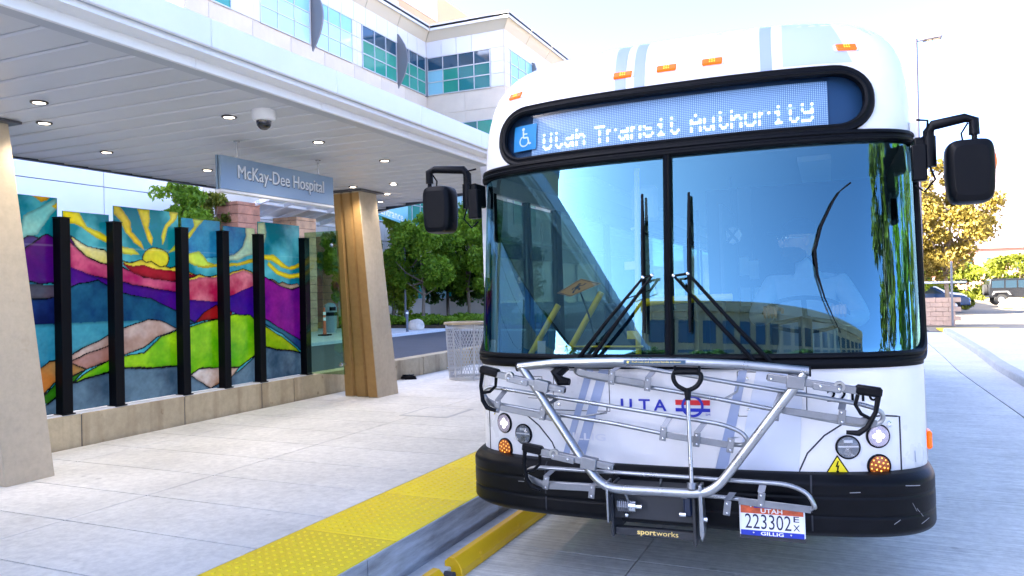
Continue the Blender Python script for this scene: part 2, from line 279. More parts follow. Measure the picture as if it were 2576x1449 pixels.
# ------------------------------------------------------------------ ground and roads
M_road = concrete('lane_concrete', (.78, .79, .77), (.56, .57, .57), groove=(1.2, 55, 1), stain=.65, bump=.35)
M_plat = concrete('platform_concrete', (.80, .785, .75), (.58, .56, .53), stain=.6, bump=.18)
M_kerb = concrete('kerb_concrete', (.66, .66, .66), (.4, .4, .41), stain=.4)
M_wallc = concrete('wall_concrete', (.56, .47, .32), (.22, .14, .075), stain=.75, bump=.3, grain=.15, streak=.6)
M_asph = concrete('asphalt', (.09, .095, .11), (.06, .06, .07), stain=.4, bump=.4)
M_earth = concrete('dry_ground', (.30, .26, .20), (.2, .17, .12), stain=.5)
M_dark = mat('joint_dark', (.05, .05, .06), .9)
g = B(); g.add([(-4000, -4000, -.04), (4000, -4000, -.04), (4000, 6000, -.04), (-4000, 6000, -.04)], [(0, 1, 2, 3)])
struct(g.build('ground', M_earth))
lane = struct(B().b2(-2.6, 2.6, -40, 33, -.035, -.02).build('bus_lane', M_dark))
ys = [-30, -22, -14, -8, -4.35, -2.05, .25, 2.55, 4.85, 7.15, 9.45, 11.75, 14.1, 17.2, 20.6, 24, 28, 32.5]
gut = [(1.95, -30), (1.95, 8), (1.99, 11.8), (1.93, 15.2), (1.9, 17.5), (1.96, 21), (2.03, 27), (2.15, 32.5)]
krb = [(2.62, -30), (2.62, 8), (2.58, 11.8), (2.56, 14.4), (2.57, 17.85), (2.72, 21.6), (2.82, 26), (2.92, 31)]
def gx(path, y):
    return float(np.interp(y, [p[1] for p in path], [p[0] for p in path]))
for a, b in zip(ys[:-1], ys[1:]):
    B().b2(-2.46, -1.304, a+.004, b-.004, -.02, 0, .002).build('slab', M_road, lane)
    yy = np.linspace(a+.004, b-.004, 6); B().prism([(-1.296, b-.004), (-1.296, a+.004)]+[(gx(gut, y)-.014, y) for y in yy], -.02, 0).build('slab', M_road, lane)
gu = struct(B().b2(1.9, 3, -30, 32, -.034, -.022).build('gutter', M_dark))
gy = [-30, -20, -10, -2, 4, 7.6, 11, 14.4, 17.7, 21.5, 25.5, 31]
for a, b in zip(gy[:-1], gy[1:]):
    yy = np.linspace(a+.006, b-.006, 6)
    poly = [(gx(gut, y)+.008, y) for y in yy]+[(gx(krb, y)+.02, y) for y in yy[::-1]]
    B().prism(poly, -.02, .002).build('slab', M_kerb, gu)
kb = struct(B().b2(2.6, 3.1, -30, 30, -.034, -.026).build('kerb', M_dark))
for a, b in zip(gy[:-1], gy[1:]):
    yy = np.linspace(a+.004, b-.004, 8); bb = B()
    prof = [(0, -.02), (.02, .115), (.035, .135), (.055, .14), (.2, .14), (.2, -.02)]
    for i, y in enumerate(yy): bb.v += [(gx(krb, y)+px_, y, pz_) for px_, pz_ in prof]
    k = len(prof)
    for i in range(len(yy)-1):
        for j in range(k): bb.f.append((i*k+j, i*k+(j+1) % k, (i+1)*k+(j+1) % k, (i+1)*k+j))
    bb.f += [tuple(range(k)), tuple(range((len(yy)-1)*k, len(yy)*k))]
    bb.build('kerb_stone', concrete('kerb_stone_concrete', (.46, .48, .50), (.3, .31, .33), stain=.4), kb, smooth=25)
sw = struct(B().b2(3.0, 30, -30, 31, -.03, .10).build('sidewalk', M_dark))
for x0, x1 in ((2.83, 4.2), (4.2, 6.2), (6.2, 9), (9, 14)):
    for a, b in zip(gy[:-1], gy[1:]):
        yy = np.linspace(a+.006, b-.006, 5)
        poly = [((gx(krb, y)+.208 if x0 < 3 else x0+.006), y) for y in yy]+[(x1-.004, b-.006), (x1-.004, a+.006)]
        B().prism(poly, .09, .139).build('slab', M_kerb, sw)
M_yel = mat('tactile_yellow', (.95, .75, .008), .55, var=.16, scale=3, bump=.1, bscale=40, col2=(.90, .66, .006))
B().b2(2.95, 5.0, 31.6, 33.6, -.02, .02).build('tactile_pad', M_yel, sw)
# drive behind the low wall, the walk beyond and the planting bed
struct(B().b2(-17.2, -7.42, -30, 75, -.035, -.008).build('drive', M_asph))
wk = struct(B().b2(-26, -17.2, -30, 31.5, -.03, .11, .02).build('entrance_walk', M_kerb))
struct(B().b2(-17.2, -2.5, 31.5, 33, -.03, .004).build('cross_walk', M_kerb))
struct(B().b2(-26, -5, 33.0, 46, -.03, .16, .05).build('planting_bed', mat('bed_soil', (.07, .05, .03), .95, var=.4, scale=4)))
# ------------------------------------------------------------------ platform
pl = struct(B().b2(-7.1, -2.49, -8, 14.2, -.03, .275).build('platform', M_dark))
yrow = [-8, -5, -2.44, -1.12, .2, .86, 1.52, 2.18, 2.82]+[3.48+.6575*i for i in range(17)]
for x0, x1 in ((-7.09, -6.47), (-6.47, -4.83), (-4.83, -3.185)):
    for a, b in zip(yrow[:-1], yrow[1:]): B().b2(x0+.005, x1-.005, a+.006, b-.006, .25, .29, .0015).build('paving_slab', M_plat, pl)
# yellow tactile strip: moulded panels with truncated domes
X0, X1, PL = -3.178, -2.487, .915
tb = B().b2(X0, X1, .003, PL-.003, .26, .293, .003)
pitch = .0576; nx = 11; ny = 15
for i in range(nx):
    for j in range(ny):
        cx_ = X0+.058+i*pitch; cy_ = .055+j*pitch
        V = []; n = 8
        for rad, z in ((.0135, .2925), (.011, .2972), (.007, .2984)):
            V += [(cx_+rad*math.cos(2*math.pi*q/n), cy_+rad*math.sin(2*math.pi*q/n), z) for q in range(n)]
        F = [(l*n+q, l*n+(q+1) % n, (l+1)*n+(q+1) % n, (l+1)*n+q) for l in range(2) for q in range(n)]+[tuple(range(2*n, 3*n))]
        tb.add(V, F)
tm = tb.mesh('tactile_panel', M_yel, 50)
for i in range(-3, 15): link('tactile_panel', tm, pl, (0, .42+i*PL-.2, 0))
M_steel = mat('galvanised_edge', (.42, .46, .52), .6, .3, var=.5, scale=5, bump=.15, bscale=30, stretch=(1, .4, 3))
for i in range(-3, 9): B().b2(-2.486, -2.474, -1.6+i*1.72, -1.6+(i+1)*1.72-.008, .055, .288).build('edge_plate', M_steel, pl)
B().b2(-2.52, -2.30, -8, 14, -.03, .058, .004).build('ledge', concrete('ledge_concrete', (.74, .74, .73), (.4, .4, .41), stain=.6), pl)
M_rail = mat('rail_yellow', (.88, .52, .006), .45, var=.35, scale=4, bump=.08, stretch=(1, .5, 2), col2=(.80, .42, .004))
rp = [(-2.345, -.015), (-2.345, .09), (-2.315, .115), (-2.275, .115), (-2.245, .085), (-2.225, .045), (-2.225, -.015)]
for a, b in ((1.0, 4.0), (4.19, 6.9), (6.98, 10.2)):
    ra = thing('guide_rail', {1.0: 'yellow guide rail length at the very bottom edge of the picture', 4.19: 'yellow steel guide rail running under the front corner of the bus', 6.98: 'yellow guide rail length along the kerb under the bus'}[a], 'rail', (0, a, 0), (0, 0, 0), 'yellow guide rails along the platform kerb')
    bb = B(); prof2 = [(x, z) for x, z in rp]; bb.prism(prof2, 0, b-a, 'y'); bb.build('rail_body', M_rail, ra, smooth=20, bevel=.004)
    for y in np.arange(.28, b-a-.1, .62):
        for dz in (.03, .066):
            bb = B(); bb.lathe([(.012, 0), (.011, .004), (.006, .007), (0, .008)], n=10, rot=Matrix.Rotation(R(90), 3, 'Y')); bb.build('bolt', M_rail, ra, (-2.225-max(0, dz-.045)*.5, y, dz))
    if a == 4.19: B().cyl((-2.33, -.075, .03), (-2.24, -.075, .03), .028, 12).build('drain_pipe', M_dark, ra)
B().b2(-5.0, -4.35, 7.9, 8.6, .2905, .2935).build('utility_cover', mat('cover', (.5, .5, .5), .8), pl); B().b2(-4.96, -4.39, 7.94, 8.56, .2925, .2955).build('utility_lid', M_plat, pl)
# ------------------------------------------------------------------ low wall
lw = thing('low_wall', 'low stained tan concrete wall with a pale cap along the platform', 'wall', (0, 0, 0))
wj = [-6, -3, -.4, .9, 2.2, 4.02, 5.34, 6.65, 7.93, 8.57, 9.75, 10.9, 12.1, 13.3, 15]
for a, b in zip(wj[:-1], wj[1:]): B().b2(-7.37, -7.12, a+.006, b-.006, .1, .612, .008).build('wall_block', M_wallc, lw)
B().b2(-7.36, -7.13, -6, 15, .10, .60).build('wall_core', M_dark, lw)
B().b2(-7.30, -7.135, -6, 9.0, .606, .626, .003).build('glazing_channel', mat('channel_white', (.75, .76, .78), .4), lw)
# ------------------------------------------------------------------ mural screen: black posts and printed glass
M_blk = mat('post_black', (.0015, .002, .004), .5, spec=.12)
PT = [4.62, 5.24, 5.84, 6.745, 7.39, 8.02, 8.955]
for i, y in enumerate(PT[1:]):
    p = thing('screen_post', ['nearest tall black square post of the mural screen, by the left concrete column', 'second tall black post of the mural screen from the left', 'third black post of the mural screen, just right of the painted sun', 'fourth black post of the mural screen, standing over the bright green hill', 'fifth black post of the mural screen, left of the purple mountain pane', 'last black post at the right end of the mural screen'][i], 'post', (-7.19, y-.035, .62), (0, 0, 0), 'black posts of the mural screen')
    B().b2(-.055, .055, -.055, .055, 0, 1.955, .004).build('post_shaft', M_blk, p)
    B().b2(-.06, .06, -.06, .06, 1.957, 1.965, .002).build('post_cap', M_blk, p); B().b2(-.07, .07, -.07, .07, .0, .012, .002).build('base_plate', M_blk, p)
def mural_mat():
    m = bpy.data.materials.new('mural_print'); m.use_nodes = True; nt = m.node_tree; N = nt.nodes; L = nt.links; p = N['Principled BSDF']; out = N['Material Output']
    a = N.new('ShaderNodeVertexColor'); a.layer_name = 'print'; L.new(a.outputs[0], p.inputs['Base Color']); p.inputs['Roughness'].default_value = .12; p.inputs['Specular IOR Level'].default_value = .5
    t = N.new('ShaderNodeBsdfTranslucent'); L.new(a.outputs[0], t.inputs[0]); mx = N.new('ShaderNodeMixShader'); mx.inputs[0].default_value = .48
    L.new(p.outputs[0], mx.inputs[1]); L.new(t.outputs[0], mx.inputs[2]); L.new(mx.outputs[0], out.inputs[0]); return m
M_mur = mural_mat()
def inpoly(P, poly):
    x, y = P[:, 0], P[:, 1]; ins = np.zeros(len(P), bool); n = len(poly)
    for i in range(n):
        x1, y1 = poly[i]; x2, y2 = poly[i-1]
        c = (y1 > y) != (y2 > y)
        with np.errstate(divide='ignore', invalid='ignore'): ins ^= c & (x < (x2-x1)*(y-y1)/(y2-y1+1e-12)+x1)
    return ins
def edist(P, poly):
    d = np.full(len(P), 9.)
    for i in range(len(poly)):
        a = np.array(poly[i-1]); b = np.array(poly[i]); ab = b-a; t = np.clip(((P-a)@ab)/(ab@ab+1e-9), 0, 1); d = np.minimum(d, np.linalg.norm(P-a-t[:, None]*ab, axis=1))
    return d
def fbm(P, s, oct=4, seed=0):
    return np.array([noise.fractal(Vector((p[0]*s, p[1]*s, seed)), 1.0, 2.0, oct) for p in P])
def mural_colours(P):
    n1 = fbm(P, 2.2, 5, 1.3); n2 = fbm(P, 6, 4, 5.1); n3 = fbm(P, 30, 2, 9.7)
    Q = P+np.stack([fbm(P, 5, 3, 3.3), fbm(P, 5, 3, 7.7)], 1)*.012
    col = np.array((.01, .26, .30))*(1+.0*n1[:, None])+np.clip(n1+.15, 0, 1)[:, None]*np.array((.18, .42, .40))+np.clip(-n2-.1, 0, 1)[:, None]*np.array((0, .03, .12))
    for c1, o, c2, poly in MURAL:
        ins = inpoly(Q, poly); d = edist(Q, poly); q = np.array(poly); z0, z1 = q[:, 1].min(), q[:, 1].max()
        t = np.clip(  .45+.8*n1+.25*n2+.6*((P[:, 1]-z0)/(z1-z0+.01)-.5), 0, 1)[:, None]
        cc = np.array(c1)*(1-t)+np.array(c2)*t; cc = cc*(1+.10*n3[:, None]+.10*n2[:, None]); cc = cc*np.clip(.55+d*14, 0, 1)[:, None]
        col = np.where(ins[:, None], cc, col)
        if o: col = np.where(((d < .008+.004*n2) & (ins | (d < .004)))[:, None], np.array((.004, .005, .008)), col)
    return np.clip(col**1.2*.9, .001, 1)
def etched(P):   # faint pale etched band half way up the glass
    return ((P[:, 1] > 2.30) & (P[:, 1] < 2.312)).astype(float)
plab = ['leftmost mural glass pane with a pale green sky band, half behind the column', 'narrow mural glass pane with a yellow ray over purple and blue hills', 'wide mural glass pane showing the yellow sun and its rays', 'mural glass pane with the blue sky disc above the pink mountain and green hill', 'mural glass pane with the red peak above the green hill crest', 'last printed mural glass pane with twin yellow ribbons over a purple mountain']
for i, (y0, y1, zt) in enumerate(((4.3, 5.205, 2.78), (5.265, 5.79, 2.66), (5.85, 6.715, 2.765), (6.765, 7.37, 2.71), (7.43, 7.985, 2.66), (8.05, 8.89, 2.76))):
    nu = int((y1-y0)/.0085); nv = int((zt-.632)/.0085); us = np.linspace(y0, y1, nu); vs_ = np.linspace(.632, zt, nv)
    P = np.array([(a, b) for b in vs_ for a in us]); col = mural_colours(P); col = col+etched(P)[:, None]*.05
    bb = B(); bb.grid(lambda u, v: (-7.247, u, v), us, vs_); n0 = len(bb.v)
    bb.add([(-7.247, y0, .632), (-7.247, y1, .632), (-7.247, y1, zt), (-7.247, y0, zt), (-7.261, y0, .632), (-7.261, y1, .632), (-7.261, y1, zt), (-7.261, y0, zt)], [(0, 4, 5, 1), (1, 5, 6, 2), (2, 6, 7, 3), (3, 7, 4, 0)])
    o = bb.build('mural_pane', M_mur, None, smooth=0, fix=False); me = o.data
    at = me.color_attributes.new('print', 'FLOAT_COLOR', 'POINT'); arr = np.ones((len(bb.v), 4), np.float32); arr[:len(P), :3] = col; arr[len(P):, :3] = (.05, .25, .2); at.data.foreach_set('color', arr.ravel())
    tag(o, plab[i], 'glass pane', 'printed glass panes of the mural screen')
M_clr = glass('clear_pane', (.62, .78, .60), 1.5)
cp = thing('glass_screen', 'clear greenish glass pane bolted beside the brown concrete column', 'glass pane', (0, 8.72, 0))
B().prism([(-7.02, .66), (-6.38, .66), (-6.46, 2.64), (-7.02, 2.64)], 0, .014, 'y').build('pane', M_clr, cp, smooth=0)
M_ss = mat('stainless', (.6, .6, .6), .25, 1)
for x, z in ((-6.54, 2.44), (-6.425, .80)): B().lathe([(0, -.03), (.025, -.028), (.03, -.015), (.03, 0), (.018, .004), (.018, .09)], (x, -.004, z), 16, Matrix.Rotation(R(-90), 3, 'X')).build('standoff_bolt', M_ss, cp)
# ------------------------------------------------------------------ canopy
cn = thing('canopy', 'white flat bus platform canopy with slatted soffit and layered fascia', 'canopy', (0, 0, 3.2))
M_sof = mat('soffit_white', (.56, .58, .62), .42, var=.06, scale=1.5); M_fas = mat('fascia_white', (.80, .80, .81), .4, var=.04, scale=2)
def cend(x): return 9.40+(-3.75-x)*(11.35-9.40)/(7.62-3.75)     # slanted end of the canopy
sb = .281
for i in range(-8, 42):
    a = -.08+i*sb; b = a+sb-.003
    if a > 11.2: break
    xm = min(-3.87, -3.75-(b-9.40)*(7.62-3.75)/(11.35-9.40)) if b > 9.40 else -3.87
    if xm < -7.5: break
    bb = B(); bb.add([(x, y, z) for x in (-7.60, xm) for y, z in ((a, .008), (a+.014, .0), (b-.012, .008), (b, .016), (b, .05), (a, .05))], [(0, 1, 7, 6), (1, 2, 8, 7), (2, 3, 9, 8), (3, 4, 10, 9), (4, 5, 11, 10), (5, 0, 6, 11), (0, 5, 4, 3, 2, 1), (6, 7, 8, 9, 10, 11)])
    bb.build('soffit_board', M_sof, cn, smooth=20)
def slant(x0, x1, z0, z1, ys_=-8): return [(x0, ys_), (x1, ys_), (x1, cend(x1)), (x0, cend(x0))]
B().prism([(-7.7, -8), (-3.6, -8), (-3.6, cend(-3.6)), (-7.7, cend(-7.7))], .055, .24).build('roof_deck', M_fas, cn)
B().prism(slant(-7.66, -7.60, 0, 0), -.012, .10).build('rear_trim', mat('trim_dark', (.03, .035, .05), .4), cn)
B().add([(-7.66, cend(-7.66), -.008), (-3.76, cend(-3.76), -.008), (-3.76, cend(-3.76)+.03, -.008), (-7.66, cend(-7.66)+.03, -.008), (-7.66, cend(-7.66), .08), (-3.76, cend(-3.76), .08), (-3.76, cend(-3.76)+.03, .08), (-7.66, cend(-7.66)+.03, .08)], [(0, 1, 2, 3), (4, 5, 6, 7), (0, 1, 5, 4), (2, 3, 7, 6), (1, 2, 6, 5), (0, 3, 7, 4)]).build('end_trim', mat('trim_dark', (.03, .035, .05), .4), cn)
M_trim = mat('soffit_trim', (.42, .45, .50), .4)
B().prism([(-3.865, -8), (-3.765, -8), (-3.765, cend(-3.765)), (-3.865, cend(-3.865))], -.004, .03).build('soffit_edge_trim', M_trim, cn)
jy = [4.88+1.255*i for i in range(-8, 4)]
for a, b in zip(jy[:-1], jy[1:]):
    b = min(b, 9.38)
    if a > 9.3: break
    B().b2(-3.765, -3.735, a+.0015, b-.0015, -.006, .094, .004).build('lower_fascia_panel', M_fas, cn)
    B().b2(-3.58, -3.55, a-.05+.0015, b-.05-.0015, .086, .262, .006).build('upper_fascia_panel', M_fas, cn)
    B().b2(-3.74, -3.56, a-.05+.0015, b-.05-.0015, .090, .102).build('fascia_underside', M_trim, cn)
# downlights in the soffit
M_lamp = mat('lamp_glow', (1, .9, .75), .4, emit=(1, .86, .68), estr=1.4); M_ring = mat('lamp_ring', (.10, .09, .08), .4, .5)
DL = [(-5.38, 3.74, 'downlight above the left column, nearer the front'), (-5.97, 4.19, 'downlight nearest the left column head'), (-6.65, 5.30, 'downlight left of the hanging sign over the mural'), (-6.65, 6.59, 'downlight just left of the hanging sign'), (-4.54, 4.74, 'downlight left of the dome camera'), (-4.57, 5.91, 'downlight right of the dome camera, above the sign end'), (-4.60, 7.08, 'downlight nearest the bus, on the front row'), (-6.09, 8.59, 'downlight touching the brown column head on its left'), (-5.49, 8.65, 'downlight right above the brown column head'), (-6.11, 9.45, 'upper of two downlights right of the brown column'), (-6.70, 10.17, 'last downlight, nearest the canopy end')]
for x, y, lb in DL:
    d = thing('downlight', 'small round lit recessed '+lb, 'light', (x, y, 3.2), (0, 0, 0), 'recessed downlights in the canopy soffit')
    B().lathe([(.060, .004), (.060, -.006), (.052, -.010), (.043, -.007), (.040, .006), (.060, .004)], n=24).build('trim_ring', M_ring, d); B().lathe([(0, -.005), (.040, -.005), (.040, .01), (0, .01)], n=24).build('lamp_disc', M_lamp, d)
    ld = bpy.data.lights.new('downlight_beam', 'SPOT'); ld.energy = 3.0; ld.color = (1, .88, .74); ld.spot_size = R(135); ld.spot_blend = 1; ld.shadow_soft_size = .035; lo = bpy.data.objects.new('downlight_beam', ld); C.objects.link(lo); lo.parent = d; lo.location = (0, 0, -.03)
d = thing('dome_camera', 'white dome security camera with black lens globe under the canopy', 'camera', (-4.17, 4.72, 3.2))
B().lathe([(0, .01), (.088, .01), (.09, -.01), (.088, -.06), (.078, -.074), (.06, -.078), (0, -.078)], n=32).build('housing', mat('cam_white', (.8, .8, .8), .35), d)
B().lathe([(.058, -.076), (.056, -.10), (.045, -.127), (.025, -.143), (0, -.148)], n=28).build('dome', mat('cam_black', (.004, .004, .006), .06, spec=.8), d)
B().lathe([(.052, -.1015), (.0535, -.11), (.05, -.118)], n=28).build('shroud_ring', mat('cam_shroud', (.02, .02, .02), .5), d)
# hanging sign
hs = thing('hanging_sign', 'blue-grey metal hospital name board hanging from the canopy on two rods', 'sign', (-5.15, 5.26, 2.73), (0, 0, 0))
M_sgn = mat('sign_metal', (.21, .30, .39), .36, .55); M_sgl = mat('sign_letter', (.70, .73, .76), .4, .1)
B().b2(-.03, 0, 0, 1.64, 0, .305, .003).build('board', M_sgn, hs); B().b2(-.07, -.045, 0.005, 1.645, .0, .31, .003).build('rear_board', M_sgn, hs); B().b2(-.075, .004, 0, 1.645, -.025, -.002, .003).build('bottom_edge', mat('sign_edge', (.75, .76, .78), .4), hs)
lt = B(); V, F = text2d('McKay-Dee Hospital', .178, 'LEFT', None, 4, .0)
wd = max(v[0] for v in V); sx = 1.27/wd
Vd = [(.011, .195+x*sx, .118+y) for x, y in V]+[(.0005, .195+x*sx, .118+y) for x, y in V]; n = len(V); ed = {}
for f_ in F:
    for a, b in zip(f_, f_[1:]+f_[:1]): ed[(a, b)] = 1
Fd = list(F)+[(a, b, b+n, a+n) for (a, b) in ed if (b, a) not in ed]
lt.add(Vd, Fd).build('raised_lettering', M_sgl, hs, smooth=0)
lt2 = B(); lt2.add([(.0015, .195+x*sx+.014, .118+y-.008) for x, y in V], F); lt2.build('painted_letter_shadow', mat('letter_shadow_dark', (.02, .035, .07), .5), hs, smooth=0, fix=False)  # dark shifted copy of the letters, their shadow painted on the board
for y in (.24, 1.43): B().cyl((-.035, y, .31), (-.035, y, .47), .011, 12).build('rod', M_ss, hs); B().lathe([(.03, .462), (.03, .468), (.012, .469)], (-.035, y, 0), 16).build('flange', M_ss, hs)
# ------------------------------------------------------------------ leaning concrete columns
M_col = concrete('column_concrete', (.54, .45, .33), (.42, .32, .21), stain=.45, bump=.12, grain=.12, streak=.18)
def column(dy, label, yb=9.68, panel=False):
    o = thing('concrete_column', label, 'column', (0, dy, .29), (0, 0, 0), 'leaning concrete columns holding the canopy')
    U = [(0, .06), (.22, .06), (.26, .14), (.33, .14), (.36, .05), (.60, .05), (.64, .12), (.70, .12), (.73, .0), (.985, .0), (1, .02), (1, 1), (0, 1)]
    def sec(t): 
        x0, x1 = lerp(-6.71, -6.60, t), lerp(-6.13, -6.16, t); y0, y1 = lerp(9.15, 8.82, t), lerp(yb, 9.24, t)
        return [(lerp(x0, x1, u), lerp(y0, y1, v), t*2.915) for u, v in U]
    bb = B(); k = len(U); T = [0, .25, .5, .75, 1]
    for t in T: bb.v += sec(t)
    for i in range(len(T)-1):
        for j in range(k): bb.f.append((i*k+j, i*k+(j+1) % k, (i+1)*k+(j+1) % k, (i+1)*k+j))
    bb.f += [tuple(range(k)), tuple(range((len(T)-1)*k, len(T)*k))]
    bb.build('shaft', M_col, o, smooth=20, bevel=.008)
    if panel:       # separate brown sheet over the face towards the viewer
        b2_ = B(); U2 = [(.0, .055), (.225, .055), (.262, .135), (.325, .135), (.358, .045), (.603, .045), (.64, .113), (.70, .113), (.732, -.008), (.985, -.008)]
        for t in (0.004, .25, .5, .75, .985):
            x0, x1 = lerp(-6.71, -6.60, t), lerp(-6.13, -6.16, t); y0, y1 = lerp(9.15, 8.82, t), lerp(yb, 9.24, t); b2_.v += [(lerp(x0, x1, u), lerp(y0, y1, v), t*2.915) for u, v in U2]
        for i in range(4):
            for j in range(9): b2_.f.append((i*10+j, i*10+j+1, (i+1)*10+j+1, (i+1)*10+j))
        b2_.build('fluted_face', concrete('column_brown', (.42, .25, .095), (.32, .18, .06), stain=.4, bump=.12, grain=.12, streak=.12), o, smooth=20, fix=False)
    x0, x1, y0, y1 = -6.66, -6.08, 8.76, 9.30
    B().b2(x0, x1, y0, y1, 2.888, 2.909).build('bearing_plate', mat('bearing', (.12, .12, .13), .5, .5), o)
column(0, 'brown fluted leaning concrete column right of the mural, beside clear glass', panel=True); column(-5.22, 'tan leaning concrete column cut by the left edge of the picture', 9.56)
# ------------------------------------------------------------------ hospital ahead (left wing, return and right wing)
M_stone = mat('stone_beige', (.62, .54, .44), .8, var=.1, scale=.6, bump=.1, bscale=8); M_pan = mat('panel_white', (.66, .67, .70), .45, var=.05, scale=.4)
M_cor = mat('cornice_grey', (.66, .60, .48), .6); M_mul = mat('mullion', (.55, .56, .58), .4, .3); M_org = mat('panel_orange', (.62, .40, .22), .7, var=.06, scale=.3); M_louv = mat('louvre', (.08, .11, .17), .5)
M_fin = mat('fin_grey', (.16, .17, .19), .5)
PANES = [mat('pane_sky', (.25, .52, .62), .06, 0, spec=.9), mat('pane_cyan', (.42, .66, .72), .08, spec=.9), mat('pane_teal', (.01, .16, .16), .05, spec=.9), mat('pane_deep', (.008, .05, .09), .04, spec=.9), mat('pane_green', (.03, .26, .19), .06, spec=.9)]
hosp = thing('hospital_building', 'large white and beige hospital with glass bands and a deep cornice above the canopy', 'building', (-26, 45.34, 0))
def wallbox(name, m, x0, x1, y0, y1, z0, z1, ch=0): return B().b2(x0+26, x1+26, y0-45.34, y1-45.34, z0, z1, ch).build(name, m, hosp)
wallbox('wall', M_stone, -38, -26.0, 24.6, 60, 6.95, 18.7); wallbox('wall', M_stone, -26.2, -20.2, 45.34, 85, -.1, 18.7); wallbox('wall', M_stone, -38, -26.05, 25.5, 60, -.1, 6.9)
unitp = {}
def pane_mesh(w_, h_, ax, k):
    key = (round(w_, 3), round(h_, 3), ax, k)
    if key not in unitp:
        b = B(); b.b2(-.02, .0, 0, w_, 0, h_) if ax == 'x' else b.b2(0, w_, 0, .02, 0, h_); unitp[key] = b.mesh('pane', PANES[k], 0)
    return unitp[key]
def band(ax, fixed, s0, s1, z0, z1, ncol, rows, kinds):
    """a window band on the plane x=fixed (ax 'x', outward +x) or y=fixed (ax 'y', outward -y): frame with panes"""
    wv = (s1-s0)/ncol; fr = B(); t = .05
    zs = [z0]+list(rows)+[z1]
    def bar(a0, a1, b0, b1):
        if ax == 'x': fr.b2(fixed+26+.03, fixed+26+.10, a0-45.34, a1-45.34, b0, b1)
        else: fr.b2(a0+26, a1+26, fixed-45.34-.10, fixed-45.34-.03, b0, b1)
    for i in range(ncol+1): bar(s0+i*wv-.025, s0+i*wv+.025, z0, z1)
    for z in zs: bar(s0, s1, z-.03, z+.03)
    wo = fr.build('window', M_mul, hosp, smooth=0)
    for i in range(ncol):
        for j in range(len(zs)-1):
            k = kinds(i, j) if callable(kinds) else kinds
            if ax == 'x': link('pane', pane_mesh(wv, zs[j+1]-zs[j], 'x', k), wo, (fixed+26+.055, s0+i*wv-45.34, zs[j]))
            else: link('pane', pane_mesh(wv, zs[j+1]-zs[j], 'y', k), wo, (s0+i*wv+26, fixed-45.34-.055, zs[j]))
rnd = random.Random(3)
lite = lambda i, j: (0 if j == 2 else 1)
mixd = lambda i, j: (3 if j == 2 else (4, 1, 4, 2)[(i*2+j//2) % 4])
rw = (15.93, 16.72)
band('x', -26, 25.0, 27.3, 15.08, 17.6, 2, rw, lambda i, j: 4 if j < 2 else 1)
band('x', -26, 29.26, 33.0, 15.08, 17.6, 3, rw, lite); band('x', -26, 33.5, 36.78, 15.08, 17.6, 3, rw, lite)
band('x', -26, 37.8, 41.5, 15.08, 17.6, 3, rw, mixd); band('x', -26, 41.95, 45.1, 15.08, 17.6, 3, rw, mixd)
band('y', 45.34, -25.85, -21.2, 15.08, 17.6, 4, rw, lambda i, j: 3 if j == 2 else (0, 4, 2, 2)[i % 4])
band('x', -20.2, 46.2, 50.0, 15.08, 17.6, 3, rw, lambda i, j: 0)
for zb in (10.6, 6.2, 1.4):
    for a, b in ((29.2, 33.0), (33.5, 36.8), (37.8, 41.5), (41.95, 45.1)): band('x', -26, a, b, zb, zb+2.4, 3, (zb+1.3,), mixd)
    band('y', 45.34, -25.85, -21.0, zb, zb+2.4, 4, (zb+1.3,), lambda i, j: rnd.choice((2, 4, 4, 1)))
    band('x', -20.2, 46.2, 50.0, zb, zb+2.4, 3, (zb+1.3,), mixd)
for i in range(4): link('panel', B().b2(.02, .06, 0, .49, 0, 2.5, .01).mesh('panel', M_pan, 0), hosp, (0, 27.35+i*.48-45.34, 15.08))
for y0 in (33.02, 41.55): pass
def panels(ax, fixed, s0, s1, z0, z1, n, m, pr=.04):
    wv = (s1-s0)/n
    me = (B().b2(0, pr, .012, wv-.012, .012, z1-z0-.012, .008) if ax == 'x' else B().b2(.012, wv-.012, -pr, 0, .012, z1-z0-.012, .008)).mesh('panel', m, 0)
    for i in range(n): link('panel', me, hosp, (fixed+26, s0+i*wv-45.34, z0) if ax == 'x' else (s0+i*wv+26, fixed-45.34, z0))
panels('x', -26, 25.2, 45.3, 17.62, 18.7, 17, M_pan); panels('y', 45.34, -25.95, -20.25, 17.62, 18.7, 5, M_pan); panels('x', -20.2, 45.34, 57.1, 17.62, 18.7, 9, M_pan)
for zz in ((15.08, 15.93), (15.93, 16.72), (16.72, 17.6)):
    panels('x', -26, 36.82, 37.77, *zz, 2, M_pan); panels('y', 45.34, -21.18, -20.25, *zz, 1, M_pan); panels('x', -20.2, 45.36, 46.16, *zz, 1, M_pan); panels('x', -20.2, 50.1, 57.1, *zz, 5, M_pan)
for zz in ((13.75, 15.02), (12.4, 13.7), (9.4, 10.5), (8.4, 9.35), (5.0, 6.1), (3.9, 4.95)):
    panels('x', -26, 26.0, 45.3, *zz, 7, M_stone, .03); panels('y', 45.34, -25.95, -20.25, *zz, 2, M_stone, .03)
for y in (33.25, 41.73):     # curved vertical fins
    bb = B(); pts = [(0.0, 14.7), (.10, 14.9)]+[(.10+.75*math.sin(math.pi*t)**.8*(.75+.25*t), 14.9+3.2*t) for t in np.linspace(.08, .92, 9)]+[(.10, 18.2), (0, 18.2)]
    bb.prism([(a, b) for a, b in pts], y-.06-45.34, y+.06-45.34, 'y'); bb.build('fin', M_fin, hosp, smooth=30)
